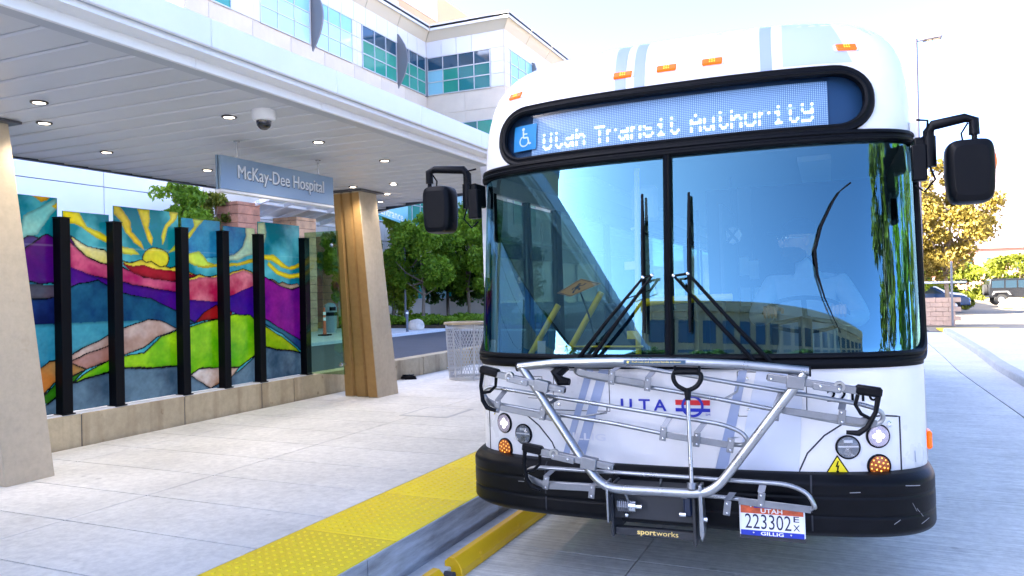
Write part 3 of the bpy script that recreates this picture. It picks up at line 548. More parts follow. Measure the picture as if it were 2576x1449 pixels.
bb = B(); bb.prism([(0, 15.0), (.25, 15.1), (.6, 16.3), (.25, 17.7), (0, 17.8)], 4.6, 4.75, 'y'); bb.build('fin', M_fin, hosp, (5.8, 0, 0))
wallbox('corner_post', M_fin, -26.02, -25.85, 45.12, 45.36, 15.0, 17.64)
# cornice: raked soffit and edge, following the three facades
OV = .7
def cornice(path_in, path_out, name):
    for (a, b), (c, d) in zip(zip(path_in[:-1], path_in[1:]), zip(path_out[:-1], path_out[1:])):
        n = max(1, int(math.dist(a, b)/3.2))
        for i in range(n):
            t0, t1 = (i+.006)/n, (i+.994)/n
            p = [(lerp(a[0], b[0], t), lerp(a[1], b[1], t)) for t in (t0, t1)]; q = [(lerp(c[0], d[0], t), lerp(c[1], d[1], t)) for t in (t0, t1)]
            P = lambda xy, z: (xy[0]+26, xy[1]-45.34, z)
            B().add([P(p[0], 18.72), P(p[1], 18.72), P(q[1], 19.36), P(q[0], 19.36), P(p[0], 18.9), P(p[1], 18.9), P(q[1], 19.5), P(q[0], 19.5)], [(0, 1, 2, 3), (4, 5, 6, 7), (0, 1, 5, 4), (2, 3, 7, 6), (1, 2, 6, 5), (0, 3, 7, 4)]).build(name, M_cor, hosp, smooth=0)
            B().add([P(q[0], 19.32), P(q[1], 19.32), P(q[1], 19.62), P(q[0], 19.62)]+[P((q[i][0]*.97+p[i][0]*.03, q[i][1]*.97+p[i][1]*.03), z) for z in (19.2, 19.62) for i in (0, 1)], [(0, 1, 2, 3), (4, 5, 7, 6), (3, 2, 7, 6), (0, 1, 5, 4)]).build('gutter_edge', M_pan, hosp, smooth=0)
cornice([(-26, 24), (-26, 45.34), (-20.2, 45.34), (-20.2, 60)], [(-26+OV, 24), (-26+OV, 45.34-OV), (-20.2+OV, 45.34-OV), (-20.2+OV, 60)], 'cornice')
wallbox('roof', M_pan, -38, -26, 24.6, 60, 18.7, 19.4); wallbox('roof', M_pan, -26, -20.2, 45.34, 85, 18.7, 19.4)
# penthouse storey set back on the roof
wallbox('penthouse', M_org, -45, -31.0, 27, 63.7, 19.4, 26.6)
for y in range(32, 62, 6):
    for z in (21.6, 24.2): wallbox('penthouse_panel', M_org if (y//6+int(z)) % 2 else mat('panel_cream', (.66, .58, .46), .7), -31.0, -30.93, y+.02, y+5.98, z, z+2.3)
for i in range(9): wallbox('louvre_panel', M_louv, -30.95, -30.88, 36+i*2.2, 37.95+i*2.2, 19.5, 21.35)
for z in np.arange(19.6, 21.3, .14): wallbox('louvre_slat', M_louv, -30.88, -30.83, 36, 55.6, z, z+.05)
# plain white podium wall behind the mural
pw = thing('white_wall', 'tall plain white panelled wall behind the mural', 'wall', (-26, 25.48, 0))
B().b2(-3, -.06, -40, 0, -.1, 6.9).build('wall_core', M_dark, pw)
M_wht = mat('wall_white', (.86, .83, .79), .7, var=.04, scale=.5)
for z0, z1 in ((.0, 1.9), (1.92, 4.1), (4.12, 6.05), (6.07, 6.92)):
    for i in range(8): B().b2(-.06, 0, -4.9*(i+1)+.015, -4.9*i-.015, z0+.012, z1, .006).build('panel', M_wht, pw)
B().b2(-.2, .05, -40, .02, 6.93, 7.0).build('coping', M_pan, pw)
# ------------------------------------------------------------------ entrance: sandstone piers, glass roof, doors, sign
M_sand = mat('sandstone', (.50, .22, .13), .85, var=.35, scale=2.5, bump=.5, bscale=9); M_sand2 = mat('sandstone_light', (.62, .36, .20), .85, var=.3, scale=2.5, bump=.5, bscale=9)
def pier(x, y, w_, h_, m, label):
    o = thing('sandstone_pier', label, 'pillar', (x, y, .1), (0, 0, 0), 'red sandstone entrance piers'); rr_ = random.Random(int(x*7+y*3))
    B().b2(-w_/2+.04, w_/2-.04, -w_/2+.04, w_/2-.04, 0, h_-.02).build('core', M_dark, o)
    z = 0; k = 0
    while z < h_-.1:
        hh = min(.36, h_-z); cut = rr_.uniform(-.25, .25)*w_
        for a, b in ((-w_/2, cut), (cut, w_/2)):
            e = rr_.uniform(0, .03); f_ = rr_.uniform(0, .03)
            B().b2(a+.006, b-.006, -w_/2-e, w_/2+f_, z+.006, z+hh-.006, .015).build('block', m, o)
        z += hh; k += 1
pier(-23.2, 24.6, 1.25, 5.55, M_sand, 'dark red sandstone pier in front of the white wall end'); pier(-23.2, 28.15, 1.35, 5.2, M_sand2, 'lighter orange sandstone pier under the glass entrance roof'); pier(-24.6, 31.8, 1.2, 4.6, M_sand, 'sandstone pier behind the clear glass beside the column')
er = thing('entrance_roof', 'sloped white framed glass roof over the entrance', 'roof', (-23, 25, 5.0))
rot = Matrix.Rotation(R(-14), 3, 'Y')
M_wf = mat('white_frame', (.8, .8, .8), .4)
for i in range(6): B().box((1.5, i*1.5, .9), (5.4, .12, .18), rot).build('rafter', M_wf, er)
for x in (-1.0, .6, 2.2, 4.0): B().box((x, 3.7, .9+x*.25-.38), (.1, 7.8, .12), rot).build('purlin', M_wf, er)
for i in range(5): B().box((1.5, i*1.5+.75, 1.01), (5.3, 1.36, .03), rot).build('roof_pane', mat('roof_glass', (.72, .74, .74), .3), er)
B().cyl((-1.1, -.6, .42), (-1.1, 8.2, .42), .16, 14).build('gutter_pipe', M_wf, er)
ent = thing('entrance_doors', 'dark green glazed entrance doors between sandstone piers', 'door', (-25.4, 27, .1))
for i in range(6): B().b2(0, .05, i*1.1+.03, i*1.1+1.07, .05, 2.9).build('door_leaf', PANES[2], ent)
for i in range(7): B().b2(-.02, .09, i*1.1-.03, i*1.1+.03, 0, 3.0).build('mullion', M_fin, ent)
B().b2(-.02, .12, -.05, 6.65, 2.93, 3.3).build('transom', mat('transom_green', (.03, .2, .17), .4), ent)
es = thing('entrance_sign', 'pale teal sign band with white lettering above the far trees', 'sign', (-22, 34.2, 5.45))
B().prism([(-1.6, .45), (1.85, 0), (1.85, 1.05), (-1.6, 1.2)], -.1, 0, 'x').build('board', mat('sign_teal', (.22, .52, .55), .5), es)
tx = B(); text_on(tx, 'East Entrance', .62, lambda x, y: (.012, x-2.05, .62+y-.12*x-.16+.14), bold=.012); tx.build('lettering', mat('letter_white', (.85, .85, .85), .5), es, smooth=0, fix=False)
for y in (-1, 1.5): B().cyl((-.06, y, -5.4), (-.06, y, 0.2), .06).build('post', M_fin, es)
# ------------------------------------------------------------------ vegetation
def leafmat(name, c1, c2, tr=.35): return mat(name, c1, .55, var=.01, scale=1.3, col2=c2, trans=tr, detail=6, spec=.35)
M_lf = leafmat('leaf_green', (.30, .47, .03), (.07, .16, .014), .45); M_ly = leafmat('leaf_lime', (.46, .52, .04), (.14, .24, .02), .45); M_lo = leafmat('leaf_gold', (.30, .23, .045), (.16, .12, .02), .45); M_ld = leafmat('leaf_dark', (.10, .20, .02), (.03, .07, .01)); M_lyy = leafmat('leaf_yellow', (.22, .23, .02), (.10, .13, .015), .45); M_brk = mat('bark', (.22, .17, .12), .9, var=.3, scale=8, bump=.5)
def leaves(bb, pts, size, g_, flat=0):
    n = len(pts); d = g_.normal(size=(n, 3)); d[:, 2] = d[:, 2]*(1-flat)+flat*2; d /= np.linalg.norm(d, axis=1)[:, None]
    a = np.cross(d, g_.normal(size=(n, 3))); a /= np.linalg.norm(a, axis=1)[:, None]; b = np.cross(d, a)
    s = size*g_.uniform(.6, 1.3, (n, 1)); k = len(bb.v)
    P = np.stack([pts-a*s, pts+b*s*.5+d*s*.12, pts+a*s, pts-b*s*.5+d*s*.12], 1).reshape(-1, 3)
    bb.v += P.tolist(); bb.f += [(k+4*i, k+4*i+1, k+4*i+2, k+4*i+3) for i in range(n)]
def tree(name, label, loc, trunk_h, cz, rad, n, m, size=.16, seed=1, group=None, clumps=34, trunk_r=.12, cat='tree', limbs=7, shape=None):
    g_ = np.random.default_rng(seed); o = thing(name, label, cat, loc, (0, 0, 0), group)
    tb_ = B(); top = cz+rad[2]*.35
    pts = [(math.sin(i*1.3+seed)*.05*i, math.cos(i*1.7+seed)*.05*i, top*i/6) for i in range(7)]
    tb_.tube(pts, [trunk_r*(1-.13*i) for i in range(7)], 8)
    cl = g_.normal(size=(clumps, 3)); cl /= np.linalg.norm(cl, axis=1)[:, None]; cl *= g_.uniform(.35, 1.0, (clumps, 1))**.55
    if shape == 'cone': cl[:, :2] *= (1.05-.5*(cl[:, 2:]+1))
    cen = cl*np.array(rad)+np.array((0, 0, cz))
    for i in range(limbs+3):
        e = cen[i % clumps]; s0 = pts[2+i % 4]; mid = ((s0[0]+e[0])/2, (s0[1]+e[1])/2, (s0[2]+e[2])/2-.1*rad[2])
        tb_.tube([s0, mid, tuple(e)], [trunk_r*.45, trunk_r*.28, trunk_r*.1], 6)
    tb_.build('trunk', M_brk, o)
    w_ = g_.uniform(.4, 1.5, clumps); w_ /= w_.sum(); ci = g_.choice(clumps, n, p=w_); cr_ = g_.uniform(.16, .36, clumps)
    off = g_.normal(size=(n, 3)); off /= np.linalg.norm(off, axis=1)[:, None]; off *= g_.uniform(0, 1, (n, 1))**.5
    P = cen[ci]+off*np.array(rad)*cr_[ci][:, None]*np.array((1.05, 1.05, .8)); lb = B(); leaves(lb, P, size, g_); lb.build('crown', m, o, smooth=0, fix=False)
    return o
G = 'trees in front of the hospital'
tree('leafy_tree', 'sunlit leafy tree with a pale forked trunk in the planting bed', (-20.9, 35.6, .15), 1.2, 3.6, (2.0, 1.7, 2.3), 11000, M_lf, .13, 11, G, 40, .11)
tree('leafy_tree', 'yellow-green tree immediately right of the brown column', (-23.3, 36.4, .15), 1.0, 3.2, (1.6, 1.4, 2.8), 9000, M_ly, .13, 12, G, 36, .11)
tree('leafy_tree', 'tall green tree partly hidden behind the left bus mirror', (-19.7, 38.6, .15), 1.0, 3.9, (2.2, 1.7, 2.9), 11000, M_lf, .13, 13, G, 40, .12)
tree('leafy_tree', 'dark green tree at the left edge of the bus body', (-17.4, 37.2, .15), 1.0, 2.7, (1.6, 1.3, 2.1), 8000, M_lf, .12, 14, G, 30, .1)
tree('leafy_tree', 'dark tree filling the gap behind the forked tree', (-22.2, 40.8, .15), 1.0, 4.0, (2.6, 1.6, 2.8), 8000, M_ld, .15, 15, G, 36, .12)
tree('leafy_tree', 'dark low tree behind the bollards at the bed edge', (-18.6, 40.5, .15), .8, 2.6, (2.6, 1.4, 2.0), 6000, M_ld, .15, 25, G, 30, .1)
tree('leafy_tree', 'round green tree top above the third mural pane', (-21.5, 19.9, .1), 2, 4.55, (.95, .95, 1.15), 5200, M_lf, .10, 16, None, 34, .08)
tree('leafy_tree', 'bright yellow-green tree top left of the red pier', (-23.8, 23.6, .1), 2, 4.7, (1.0, 1.0, 1.2), 5200, M_lyy, .11, 17, None, 34, .08)
tree('leafy_tree', 'tree seen through the clear glass pane', (-22.4, 30.6, .1), 1.5, 3.3, (1.1, 1.1, 1.9), 6000, M_ly, .12, 18, None, 34, .09)
gc = B(); n = 16000; P = np.stack([rng.uniform(-25.8, -14, n), rng.uniform(33.2, 39, n), np.zeros(n)], 1); P[:, 2] = .2+.28*np.clip(np.sin(P[:, 0]*2.3)*np.cos(P[:, 1]*1.9)+.5, 0, 1)*rng.uniform(0, 1, n)+rng.uniform(0, .16, n); leaves(gc, P, .11, rng, .5)
o = gc.build('ground_cover', M_lf, None, smooth=0, fix=False); o['kind'] = 'stuff'; o['label'] = 'low green ground cover in the planting bed'; o['category'] = 'ground cover'
def rock(name, label, loc, r_, m, seed, cat='boulder'):
    b = B(); b.ell((0, 0, r_[2]*.6), r_, 24, 14, lambda p: p*(1+.22*noise.noise(p*1.6+Vector((seed, 0, 0)))+.08*noise.noise(p*5)))
    return tag(b.build(name, m, None, loc, smooth=30), label, cat)
rock('boulder', 'pale rounded boulder beside the bollard', (-18.25, 30.4, .1), (.42, .38, .30), mat('rock', (.55, .48, .40), .9, var=.3, scale=3, bump=.5), 3)
def bollard(x, y, lb):
    o = thing('bollard', lb, 'bollard', (x, y, .1), (0, 0, 0), 'slim grey bollards along the walk')
    B().lathe([(.075, 0), (.075, .02), (.055, .03), (.055, .78)], n=16).build('post', mat('bollard_grey', (.10, .12, .15), .4, .3), o); B().lathe([(.058, .78), (.058, .87)], n=16).build('reflective_band', M_wf, o); B().lathe([(.055, .87), (.055, .92), (.04, .945), (0, .95)], n=16).build('cap', mat('bollard_grey', (.10, .12, .15), .4, .3), o)
bollard(-17.6, 28.6, 'slim grey bollard left of the pale boulder'); bollard(-15.55, 32.2, 'slim grey bollard behind the wire litter bin')
dl = thing('delineator', 'orange tube delineator with white bands on a black base', 'traffic delineator', (-19.75, 25.7, .11))
B().box((0, 0, .03), (.42, .42, .06), None, .02).build('base', M_blk, dl); B().lathe([(.075, .06), (.06, .3), (.05, 1.0), (.03, 1.05), (.045, 1.1), (.03, 1.15), (0, 1.16)], n=16).build('tube', mat('cone_orange', (.65, .11, .04), .5), dl)
for z in (.62, .85): B().lathe([(.058, z), (.057, z+.12)], n=16).build('band', M_wf, dl)
tbn = thing('trash_bin', 'grey domed trash bin with black liner by the entrance', 'trash bin', (-21.2, 28.0, .11))
B().lathe([(.26, 0), (.27, .1), (.30, .8), (.31, .82)], n=24).build('body', mat('bin_grey', (.22, .26, .30), .5), tbn); B().lathe([(.33, .74), (.33, .86), (.31, .9)], n=24).build('liner', M_blk, tbn); B().lathe([(.30, .9), (.29, 1.1), (.22, 1.25), (.1, 1.31), (0, 1.32)], n=24).build('hood', mat('bin_grey', (.22, .26, .30), .5), tbn); B().box((.24, -.14, 1.05), (.12, .3, .16)).build('opening', M_blk, tbn)
# wire litter bin on the platform
wb = thing('wire_litter_bin', 'open wire mesh litter bin with a wooden top rim by the bus', 'litter bin', (-5.98, 11.62, .29))
M_zn = mat('zinc', (.55, .56, .58), .4, .7); rad_ = lambda z: .30+.055*z
lat = B(); nn = 44; nz = 17
for d_ in (-1, 1):
    for i in range(nn):
        pts = [(rad_(z)*math.cos(2*math.pi*(i+d_*k*.5)/nn), rad_(z)*math.sin(2*math.pi*(i+d_*k*.5)/nn), z) for k, z in enumerate(np.linspace(.03, .92, nz))]
        lat.tube(pts, .0042, 4, caps=False)
lat.build('mesh_wall', M_zn, wb, smooth=0, fix=False)
for i in range(6):
    a = 2*math.pi*i/6+.3; B().tube([(rad_(0)*1.02*math.cos(a), rad_(0)*1.02*math.sin(a), 0), (rad_(.93)*1.02*math.cos(a), rad_(.93)*1.02*math.sin(a), .93)], .014, 8).build('upright', M_zn, wb)
for z in (.03, .88): B().lathe([(rad_(z)-.006, z-.02), (rad_(z)+.010, z-.02), (rad_(z)+.010, z+.02), (rad_(z)-.006, z+.02), (rad_(z)-.006, z-.02)], n=36).build('hoop', M_zn, wb)
B().lathe([(.22, .93), (.385, .93), (.39, .94), (.385, .965), (.22, .965), (.22, .93)], n=36).build('wooden_rim', mat('wood_rim', (.50, .40, .26), .7, var=.2, scale=5), wb)
b = B(); b.box((0, 0, .03), (.22, .14, .05), None, .012); b.box((0, 0, .06), (.25, .16, .008)); tag(b.build('takeaway_tray', mat('tray_grey', (.35, .38, .40), .5), None, (-6.85, 12.75, .29), (0, 0, .5)), 'small grey tray lying on the platform by the low wall', 'litter')
b = B(); b.ell((0, 0, .03), (.13, .08, .05), 16, 10, lambda p: p*(1+.5*noise.noise(p*3))); tag(b.build('dropped_glove', M_blk, None, (-6.95, 11.3, .29), (0, 0, .4)), 'crumpled dark glove on the platform beside the low wall', 'litter')
# ------------------------------------------------------------------ far right: street, cars, trees, mountains
lp = thing('street_lamp', 'tall pale street lamp with a flat boxy head right of the bus', 'street lamp', (2.73, 37, 0))
M_lpole = mat('lamp_pole', (.10, .09, .12), .6)
B().cyl((0, 0, 0), (0, 0, 12.15), .10, 12, .07).build('pole', M_lpole, lp); B().cyl((0, 0, 12.05), (.3, 0, 12.1), .04).build('arm', M_lpole, lp); B().box((.62, 0, 12.1), (.72, .36, .12), Matrix.Rotation(R(-3), 3, 'Y'), .03).build('lamp_head', M_lpole, lp)
for i in (0, 1): B().box((.48+i*.3, 0, 12.035-i*-.012), (.26, .28, .012)).build('lens', mat('lamp_lens', (.6, .58, .5), .3), lp)
tree('golden_tree', 'autumn gold sparse tree to the right of the bus', (5.0, 50, 0), 2, 5.4, (2.9, 2.4, 3.3), 13000, M_lo, .14, 21, None, 46, .14, limbs=16)
tree('golden_tree', 'green-gold lower tree at the bus edge under the autumn tree', (3.7, 52, 0), 1.2, 2.6, (1.3, 1.3, 1.4), 3600, M_ly, .16, 22)
for i, (x, y, h_, rx, m, lb) in enumerate(((6.2, 72, 2.7, 2.2, M_lyy, 'yellow-lit bush left of the parked black off-roader'), (9.5, 78, 3.4, 2.3, M_lyy, 'tall yellow-green bush behind the back of the black off-roader'), (13.2, 78, 4.0, 2.8, M_lyy, 'largest yellow-green bush at the right picture edge'), (4.2, 75, 3.2, 1.6, M_lyy, 'bush behind the white saloon near the bus'), (11.2, 83, 3.2, 2.6, M_ly, 'green bush behind the gap between yellow bushes'), (6.9, 68, 1.4, .7, M_ld, 'small dark blue-green conifer beside the yellow bush'))):
    tree('bush', lb, (x, y, 0), .4, h_*.55, (rx, 1.6, h_*.5), 3000, m, .2, 31+i, 'bushes beyond the car park', 26, .08, 'bush', 4)
tree('grass_clump', 'bright yellow ornamental grass clump by the car park', (6.6, 57, 0), .1, .45, (.7, .6, .45), 1500, M_lyy, .14, 41, None, 16, .02, 'grass', 1)
sg = thing('monument_sign', 'low tan brick sign wall right of the bus', 'wall', (3.15, 36, 0)); M_brick = mat('tan_brick', (.55, .38, .28), .85, var=.2, scale=6, bump=.3)
for k in range(6):
    for i in range(4): B().b2(-.9+i*.45+(.2 if k % 2 else 0)-.2, -.9+(i+1)*.45+(.2 if k % 2 else 0)-.21, -.25, .25, k*.19, k*.19+.18, .01).build('brick', M_brick, sg)
B().b2(-1.15, 1.1, -.3, .3, 1.71, 1.8, .02).build('coping', M_kerb, sg); B().cyl((.55, -.5, 0), (.55, -.5, 2.6), .04).build('flag_post', M_fin, sg)
def car(name, label, loc, rz, paint, prof, glassp, wheels, width, cat='car', extra=None, scale=1):
    o = thing(name, label, cat, loc, (0, 0, rz)); hw = width/2
    b = B(); b.prism(prof, -hw, hw, 'y'); b.build('body', paint, o, smooth=30, bevel=.06)
    M_cg = mat('car_glass', (.02, .04, .06), .05, spec=.9)
    for gp in glassp:
        for s in (-1, 1): B().prism(gp, s*(hw+.004)-.004, s*(hw+.004)+.004, 'y').build('side_window', M_cg, o, smooth=0)
    for x, r_ in wheels:
        for s in (-1, 1):
            w_ = B().lathe([(r_*.62, -.1), (r_*.95, -.1), (r_, -.06), (r_, .06), (r_*.95, .1), (r_*.62, .1)], (x, s*(hw-.06), r_), 22, Matrix.Rotation(R(90), 3, 'X')).build('wheel', mat('tyre', (.015, .015, .016), .85), o)
            rm = B(); rm.lathe([(0, -.02), (r_*.2, -.03), (r_*.6, 0), (r_*.63, .02)], (x, s*(hw+.03), r_), 18, Matrix.Rotation(R(90*s), 3, 'X'))
            rm.build('rim', mat('alloy', (.5, .5, .52), .3, .9), w_)
    if extra: extra(o, hw)
    return o
SED = [(-2.3, .35), (-2.28, .75), (-2.1, .98), (-1.55, 1.05), (-.95, 1.42), (.35, 1.45), (1.05, 1.05), (1.95, .92), (2.28, .72), (2.3, .35)]
SEDG = [[(-1.35, 1.08), (-.9, 1.36), (-.3, 1.38), (-.3, 1.06)], [(-.22, 1.06), (-.22, 1.38), (.3, 1.38), (.85, 1.05)]]
def lampex(o, hw):
    for s in (-1, 1): B().box((2.2, s*(hw-.3), .72), (.16, .4, .12), None, .03).build('headlight', mat('car_lamp', (.7, .7, .72), .15), o)
car('parked_car', 'dark blue saloon nosing out from behind the brick sign wall', (4.0, 52.5, .05), R(4), mat('paint_blue', (.015, .06, .16), .2, .3, coat=1), SED, SEDG, ((-1.4, .33), (1.45, .33)), 1.8, 'car', lampex)
car('parked_car', 'white saloon parked beyond the yellow grass clump', (5.1, 63, .05), R(3), mat('paint_white', (.7, .7, .72), .25, coat=1), SED, SEDG, ((-1.4, .33), (1.45, .33)), 1.8, 'car', lampex)
JP = [(-1.95, .55), (-1.97, 1.1), (-1.9, 1.85), (-1.7, 1.9), (.35, 1.88), (.62, 1.28), (1.9, 1.2), (2.0, 1.0), (2.0, .55)]
JG = [[(-1.8, 1.25), (-1.78, 1.75), (-1.05, 1.77), (-1.05, 1.25)], [(-.95, 1.25), (-.95, 1.77), (-.3, 1.77), (-.3, 1.25)], [(-.2, 1.25), (-.2, 1.77), (.28, 1.77), (.48, 1.25)]]
def jeepex(o, hw):
    B().lathe([(.2, -.1), (.4, -.1), (.4, .1), (.2, .1)], (-2.08, 0, 1.1), 20, Matrix.Rotation(R(90), 3, 'Y')).build('spare_wheel', mat('tyre', (.015, .015, .016), .85), o)
    for s in (-1, 1):
        for x in (-1.25, 1.35): B().prism([(x-.55, .75), (x-.42, 1.02), (x+.42, 1.02), (x+.6, .75), (x+.45, .80), (x+.36, .95), (x-.36, .95), (x-.45, .8)], s*hw-.02, s*(hw+.16), 'y').build('fender_flare', mat('flare', (.3, .3, .31), .6), o)
    B().box((2.1, 0, .62), (.2, 1.7, .18), None, .03).build('bumper', mat('flare', (.3, .3, .31), .6), o)
car('off_road_car', 'black boxy off-roader with a spare wheel at its rear, right edge', (10.8, 64, .05), R(2), mat('paint_black', (.008, .009, .011), .25, coat=1), JP, JG, ((-1.25, .42), (1.35, .42)), 1.7, 'car', jeepex)
rock('boulder', 'low pale boulder in front of the parked off-roader', (9.6, 58, 0), (.9, .5, .4), mat('rock', (.55, .48, .40), .9, var=.3, scale=3, bump=.5), 5)
fb = thing('far_building', 'distant low reddish building behind the bushes', 'building', (11, 105, 0)); B().b2(-3, 9, 0, 8, 0, 5.6).build('wall', mat('far_red', (.42, .22, .18), .8), fb); B().b2(-3.3, 9.3, -.3, 8.3, 5.6, 6.0).build('roof', mat('far_roof', (.12, .09, .09), .8), fb)
for i in range(4): B().b2(-2+i*2.8, -.6+i*2.8, -.05, .02, 3.2, 4.6).build('window', PANES[3], fb)
mt = B(); xs_ = np.linspace(-900, 2200, 110); ys_ = np.linspace(1500, 3600, 50)
def mz(x, y):
    t = min(1, max(0, (y-1500)/1100)); r_ = max(0, min(1, (x-120)/500))
    return -2+t**.9*(150+r_*640)*(.62+.5*noise.fractal(Vector((x*.0022, y*.002, 1)), 1, 2, 6)+.18*abs(noise.noise(Vector((x*.009, y*.003, 4)))))
mt.grid(lambda x, y: (x, y, mz(x, y)), xs_, ys_); struct(mt.build('mountains', mat('mountain', (.10, .085, .10), .95, var=.5, scale=.006, col2=(.06, .055, .075)), None, smooth=60, fix=False))
# ------------------------------------------------------------------ what stands behind the viewer (seen in the windscreen; it shades the platform)
M_rt = mat('rear_tan', (.40, .32, .20), .8, var=.1, scale=.4); M_rg = mat('rear_glass', (.05, .16, .24), .06, spec=.9)
rh = thing('curved_hospital_wing', 'curved tan hospital wing with blue window bands behind the viewer, mirrored in the windscreen', 'building', (-29.5, -16, 0))
AR = [(-3.2*math.sin(math.pi*i/15)*(1-.3*i/15), 29.5-48*i/15) for i in range(16)]          # plan curve of the facade
HT = 28.2
def rear_strip(name, m, off, z0, z1, th=.4):
    for i in range(15):
        (a, b), (c, d) = AR[i], AR[i+1]; nx_, ny_ = (b-d), (c-a); l = math.hypot(nx_, ny_); nx_, ny_ = nx_/l, ny_/l
        P = [(a+nx_*off, b+ny_*off), (c+nx_*off, d+ny_*off), (c+nx_*(off-th), d+ny_*(off-th)), (a+nx_*(off-th), b+ny_*(off-th))]
        B().prism(P, z0, z1).build(name, m, rh, smooth=0)
b = B(); b.prism(AR+[(-14, -18.5), (-14, 29.5)], 0, HT).build('wall', M_rt, rh, smooth=20)
for k in range(6): rear_strip('window_band', M_rg, .08, 3+k*4.3, 5.4+k*4.3, .3)
for k in range(6):
    for i in range(16): B().b2(-.1, .2, -.08, .08, 0, 2.4).build('mullion', M_fin, rh, (AR[i][0]+.08, AR[i][1], 3+k*4.3))
rear_strip('cornice', M_cor, 2.2, HT-.3, HT+.5, 2.6)
rt_ = thing('tan_office_block', 'long tan office block behind the viewer, mirrored in the windscreen', 'building', (-14, -52, 0)); M_rt2 = mat('office_tan', (.70, .48, .30), .8, var=.08, scale=.4)
B().b2(0, 70, -14, 0, 0, 13.8).build('wall', M_rt2, rt_); B().b2(-.4, 70.4, -14.4, .4, 13.8, 14.6).build('parapet', M_rt2, rt_)
for z in (1.6, 5.0, 8.4, 11.3):
    for i in range(19): B().b2(.9+i*3.6, 3.2+i*3.6, -.05, .06, z, z+1.8).build('window', PANES[3], rt_)
for i in range(20): B().b2(-.25+i*3.6+.1, .25+i*3.6+.1, .07, .35, 0, 13.75).build('pier', M_rt2, rt_)
RT = (('dark tree behind the viewer left of the tan block', -9.5, -34, 7, 2.6, M_ld), ('dark tree in front of the tan block, behind the viewer', -4, -38, 8, 2.8, M_ld), ('smaller dark tree behind the viewer at the middle of the tan block', 5, -36, 6.5, 2.6, M_ld), ('dark tree behind the viewer towards the right of the tan block', 13, -36, 7.5, 3.0, M_ld), ('tallest tree beside the road to the right of the viewer', 12, -.5, 7.5, 2.8, M_lyy), ('lower tree beside the road to the right of the bus', 11.5, 5.5, 7, 2.9, M_lf), ('tree beside the road level with the bus rear doors', 12, 11.5, 7, 2.9, M_lyy), ('big tree before the curved wing behind the viewer', -22, -36, 11, 3.4, M_ld))
for i, (lb, x, y, h_, r_, m) in enumerate(RT): tree('rear_tree', lb, (x, y, 0), 1.5, h_*.55, (r_, r_, h_*.5), 4200, m, .26, 60+i, 'trees behind the viewer', 34, .15)
rs = struct(B().b2(-40, 60, -50, -30, -.03, -.006).build('rear_road', M_asph)); struct(B().b2(-24, -2.6, -29.8, -8.1, -.03, .2).build('rear_plaza', M_earth)); struct(B().b2(14.2, 60, -29.8, 20, -.03, -.006).build('side_plaza', M_kerb))
# ------------------------------------------------------------------ the bus
BROT = (0, R(-.77), R(1.44)); BLOC = (-.92, 4.23, 0)
bus = thing('city_bus', 'white and grey city bus with a front bicycle rack stopped at the platform', 'bus', BLOC, BROT)
BM = Matrix.Translation(BLOC) @ Matrix.Rotation(BROT[2], 4, 'Z') @ Matrix.Rotation(BROT[1], 4, 'Y')
M_wp = mat('bus_white', (.72, .71, .71), .3, coat=.25, var=.07, scale=2.2); M_gp = mat('bus_stripe', (.30, .36, .52), .3, coat=.25); M_rub = mat('rubber', (.0015, .002, .0035), .5, spec=.12); M_pl = mat('black_plastic', (.002, .0025, .004), .42, bump=.06, bscale=120, scale=18, spec=.13)
M_bmp = mat('bumper_black', (.0022, .0028, .0045), .4, var=.5, scale=7, bump=.05, bscale=60, spec=.14); M_seam = mat('seam', (.02, .022, .03), .7); M_al = mat('rack_aluminium', (.36, .37, .38), .3, .95, var=.12, scale=9); M_al2 = mat('rack_plate', (.24, .25, .27), .42, .85, var=.15, scale=12)
M_int = mat('interior_dark', (.02, .022, .026), .6); M_yp = mat('grab_yellow', (.95, .70, .01), .4)
M_ws = glass('windscreen_glass', (.42, .50, .48), 2.3, 0, gcol=(.34, .78, 1)); M_sg = glass('side_glass', (.45, .62, .58), 1.5)
ZB = [.40, .72, 1.36, 2.5, 2.72, 2.85, 3.0, 3.1, 3.2, 3.27, 3.33, 3.37]; BB = [0, 0, 0, .14, .17, .2, .25, .30, .38, .48, .65, .95]
ZW = [.4, 2.5, 2.72, 2.85, 3.0, 3.1, 3.2, 3.27, 3.33, 3.37]; WW = [1.3, 1.3, 1.297, 1.289, 1.268, 1.235, 1.175, 1.10, .99, .78]
FD, FN = .5, 2.6
def smoothi(z, X, Y):
    return float(sum(np.interp(z+d, X, Y) for d in (-.03, -.015, 0, .015, .03))/5)
def S(x, z):
    w_ = smoothi(z, ZW, WW); t = min(abs(x)/w_, 1); return smoothi(z, ZB, BB)+FD*(1-(1-t**FN)**(1/FN))
def Q(u, z, off=0):
    """point on the front: u -1..1 runs round the front from side to side"""
    a = math.pi/2*(1-u); c_, s_ = math.cos(a), math.sin(a); w_ = smoothi(z, ZW, WW)
    return (w_*math.copysign(abs(c_)**(2/FN), c_), smoothi(z, ZB, BB)+FD*(1-abs(s_)**(2/FN))+off, z)
def fx(x, z, off=-.002): return (x, S(x, z)+off, z)
def xu(x, z):
    c_ = min(1, abs(x)/smoothi(z, ZW, WW))**(FN/2); return math.copysign(1-math.acos(c_)/(math.pi/2), x)
def inrr(p, q, p0, p1, q0, q1, rp, rq):
    dx = max(p0+rp-p, p-(p1-rp), 0)/rp; dy = max(q0+rq-q, q-(q1-rq), 0)/rq; return p0 < p < p1 and q0 < q < q1 and dx*dx+dy*dy < 1
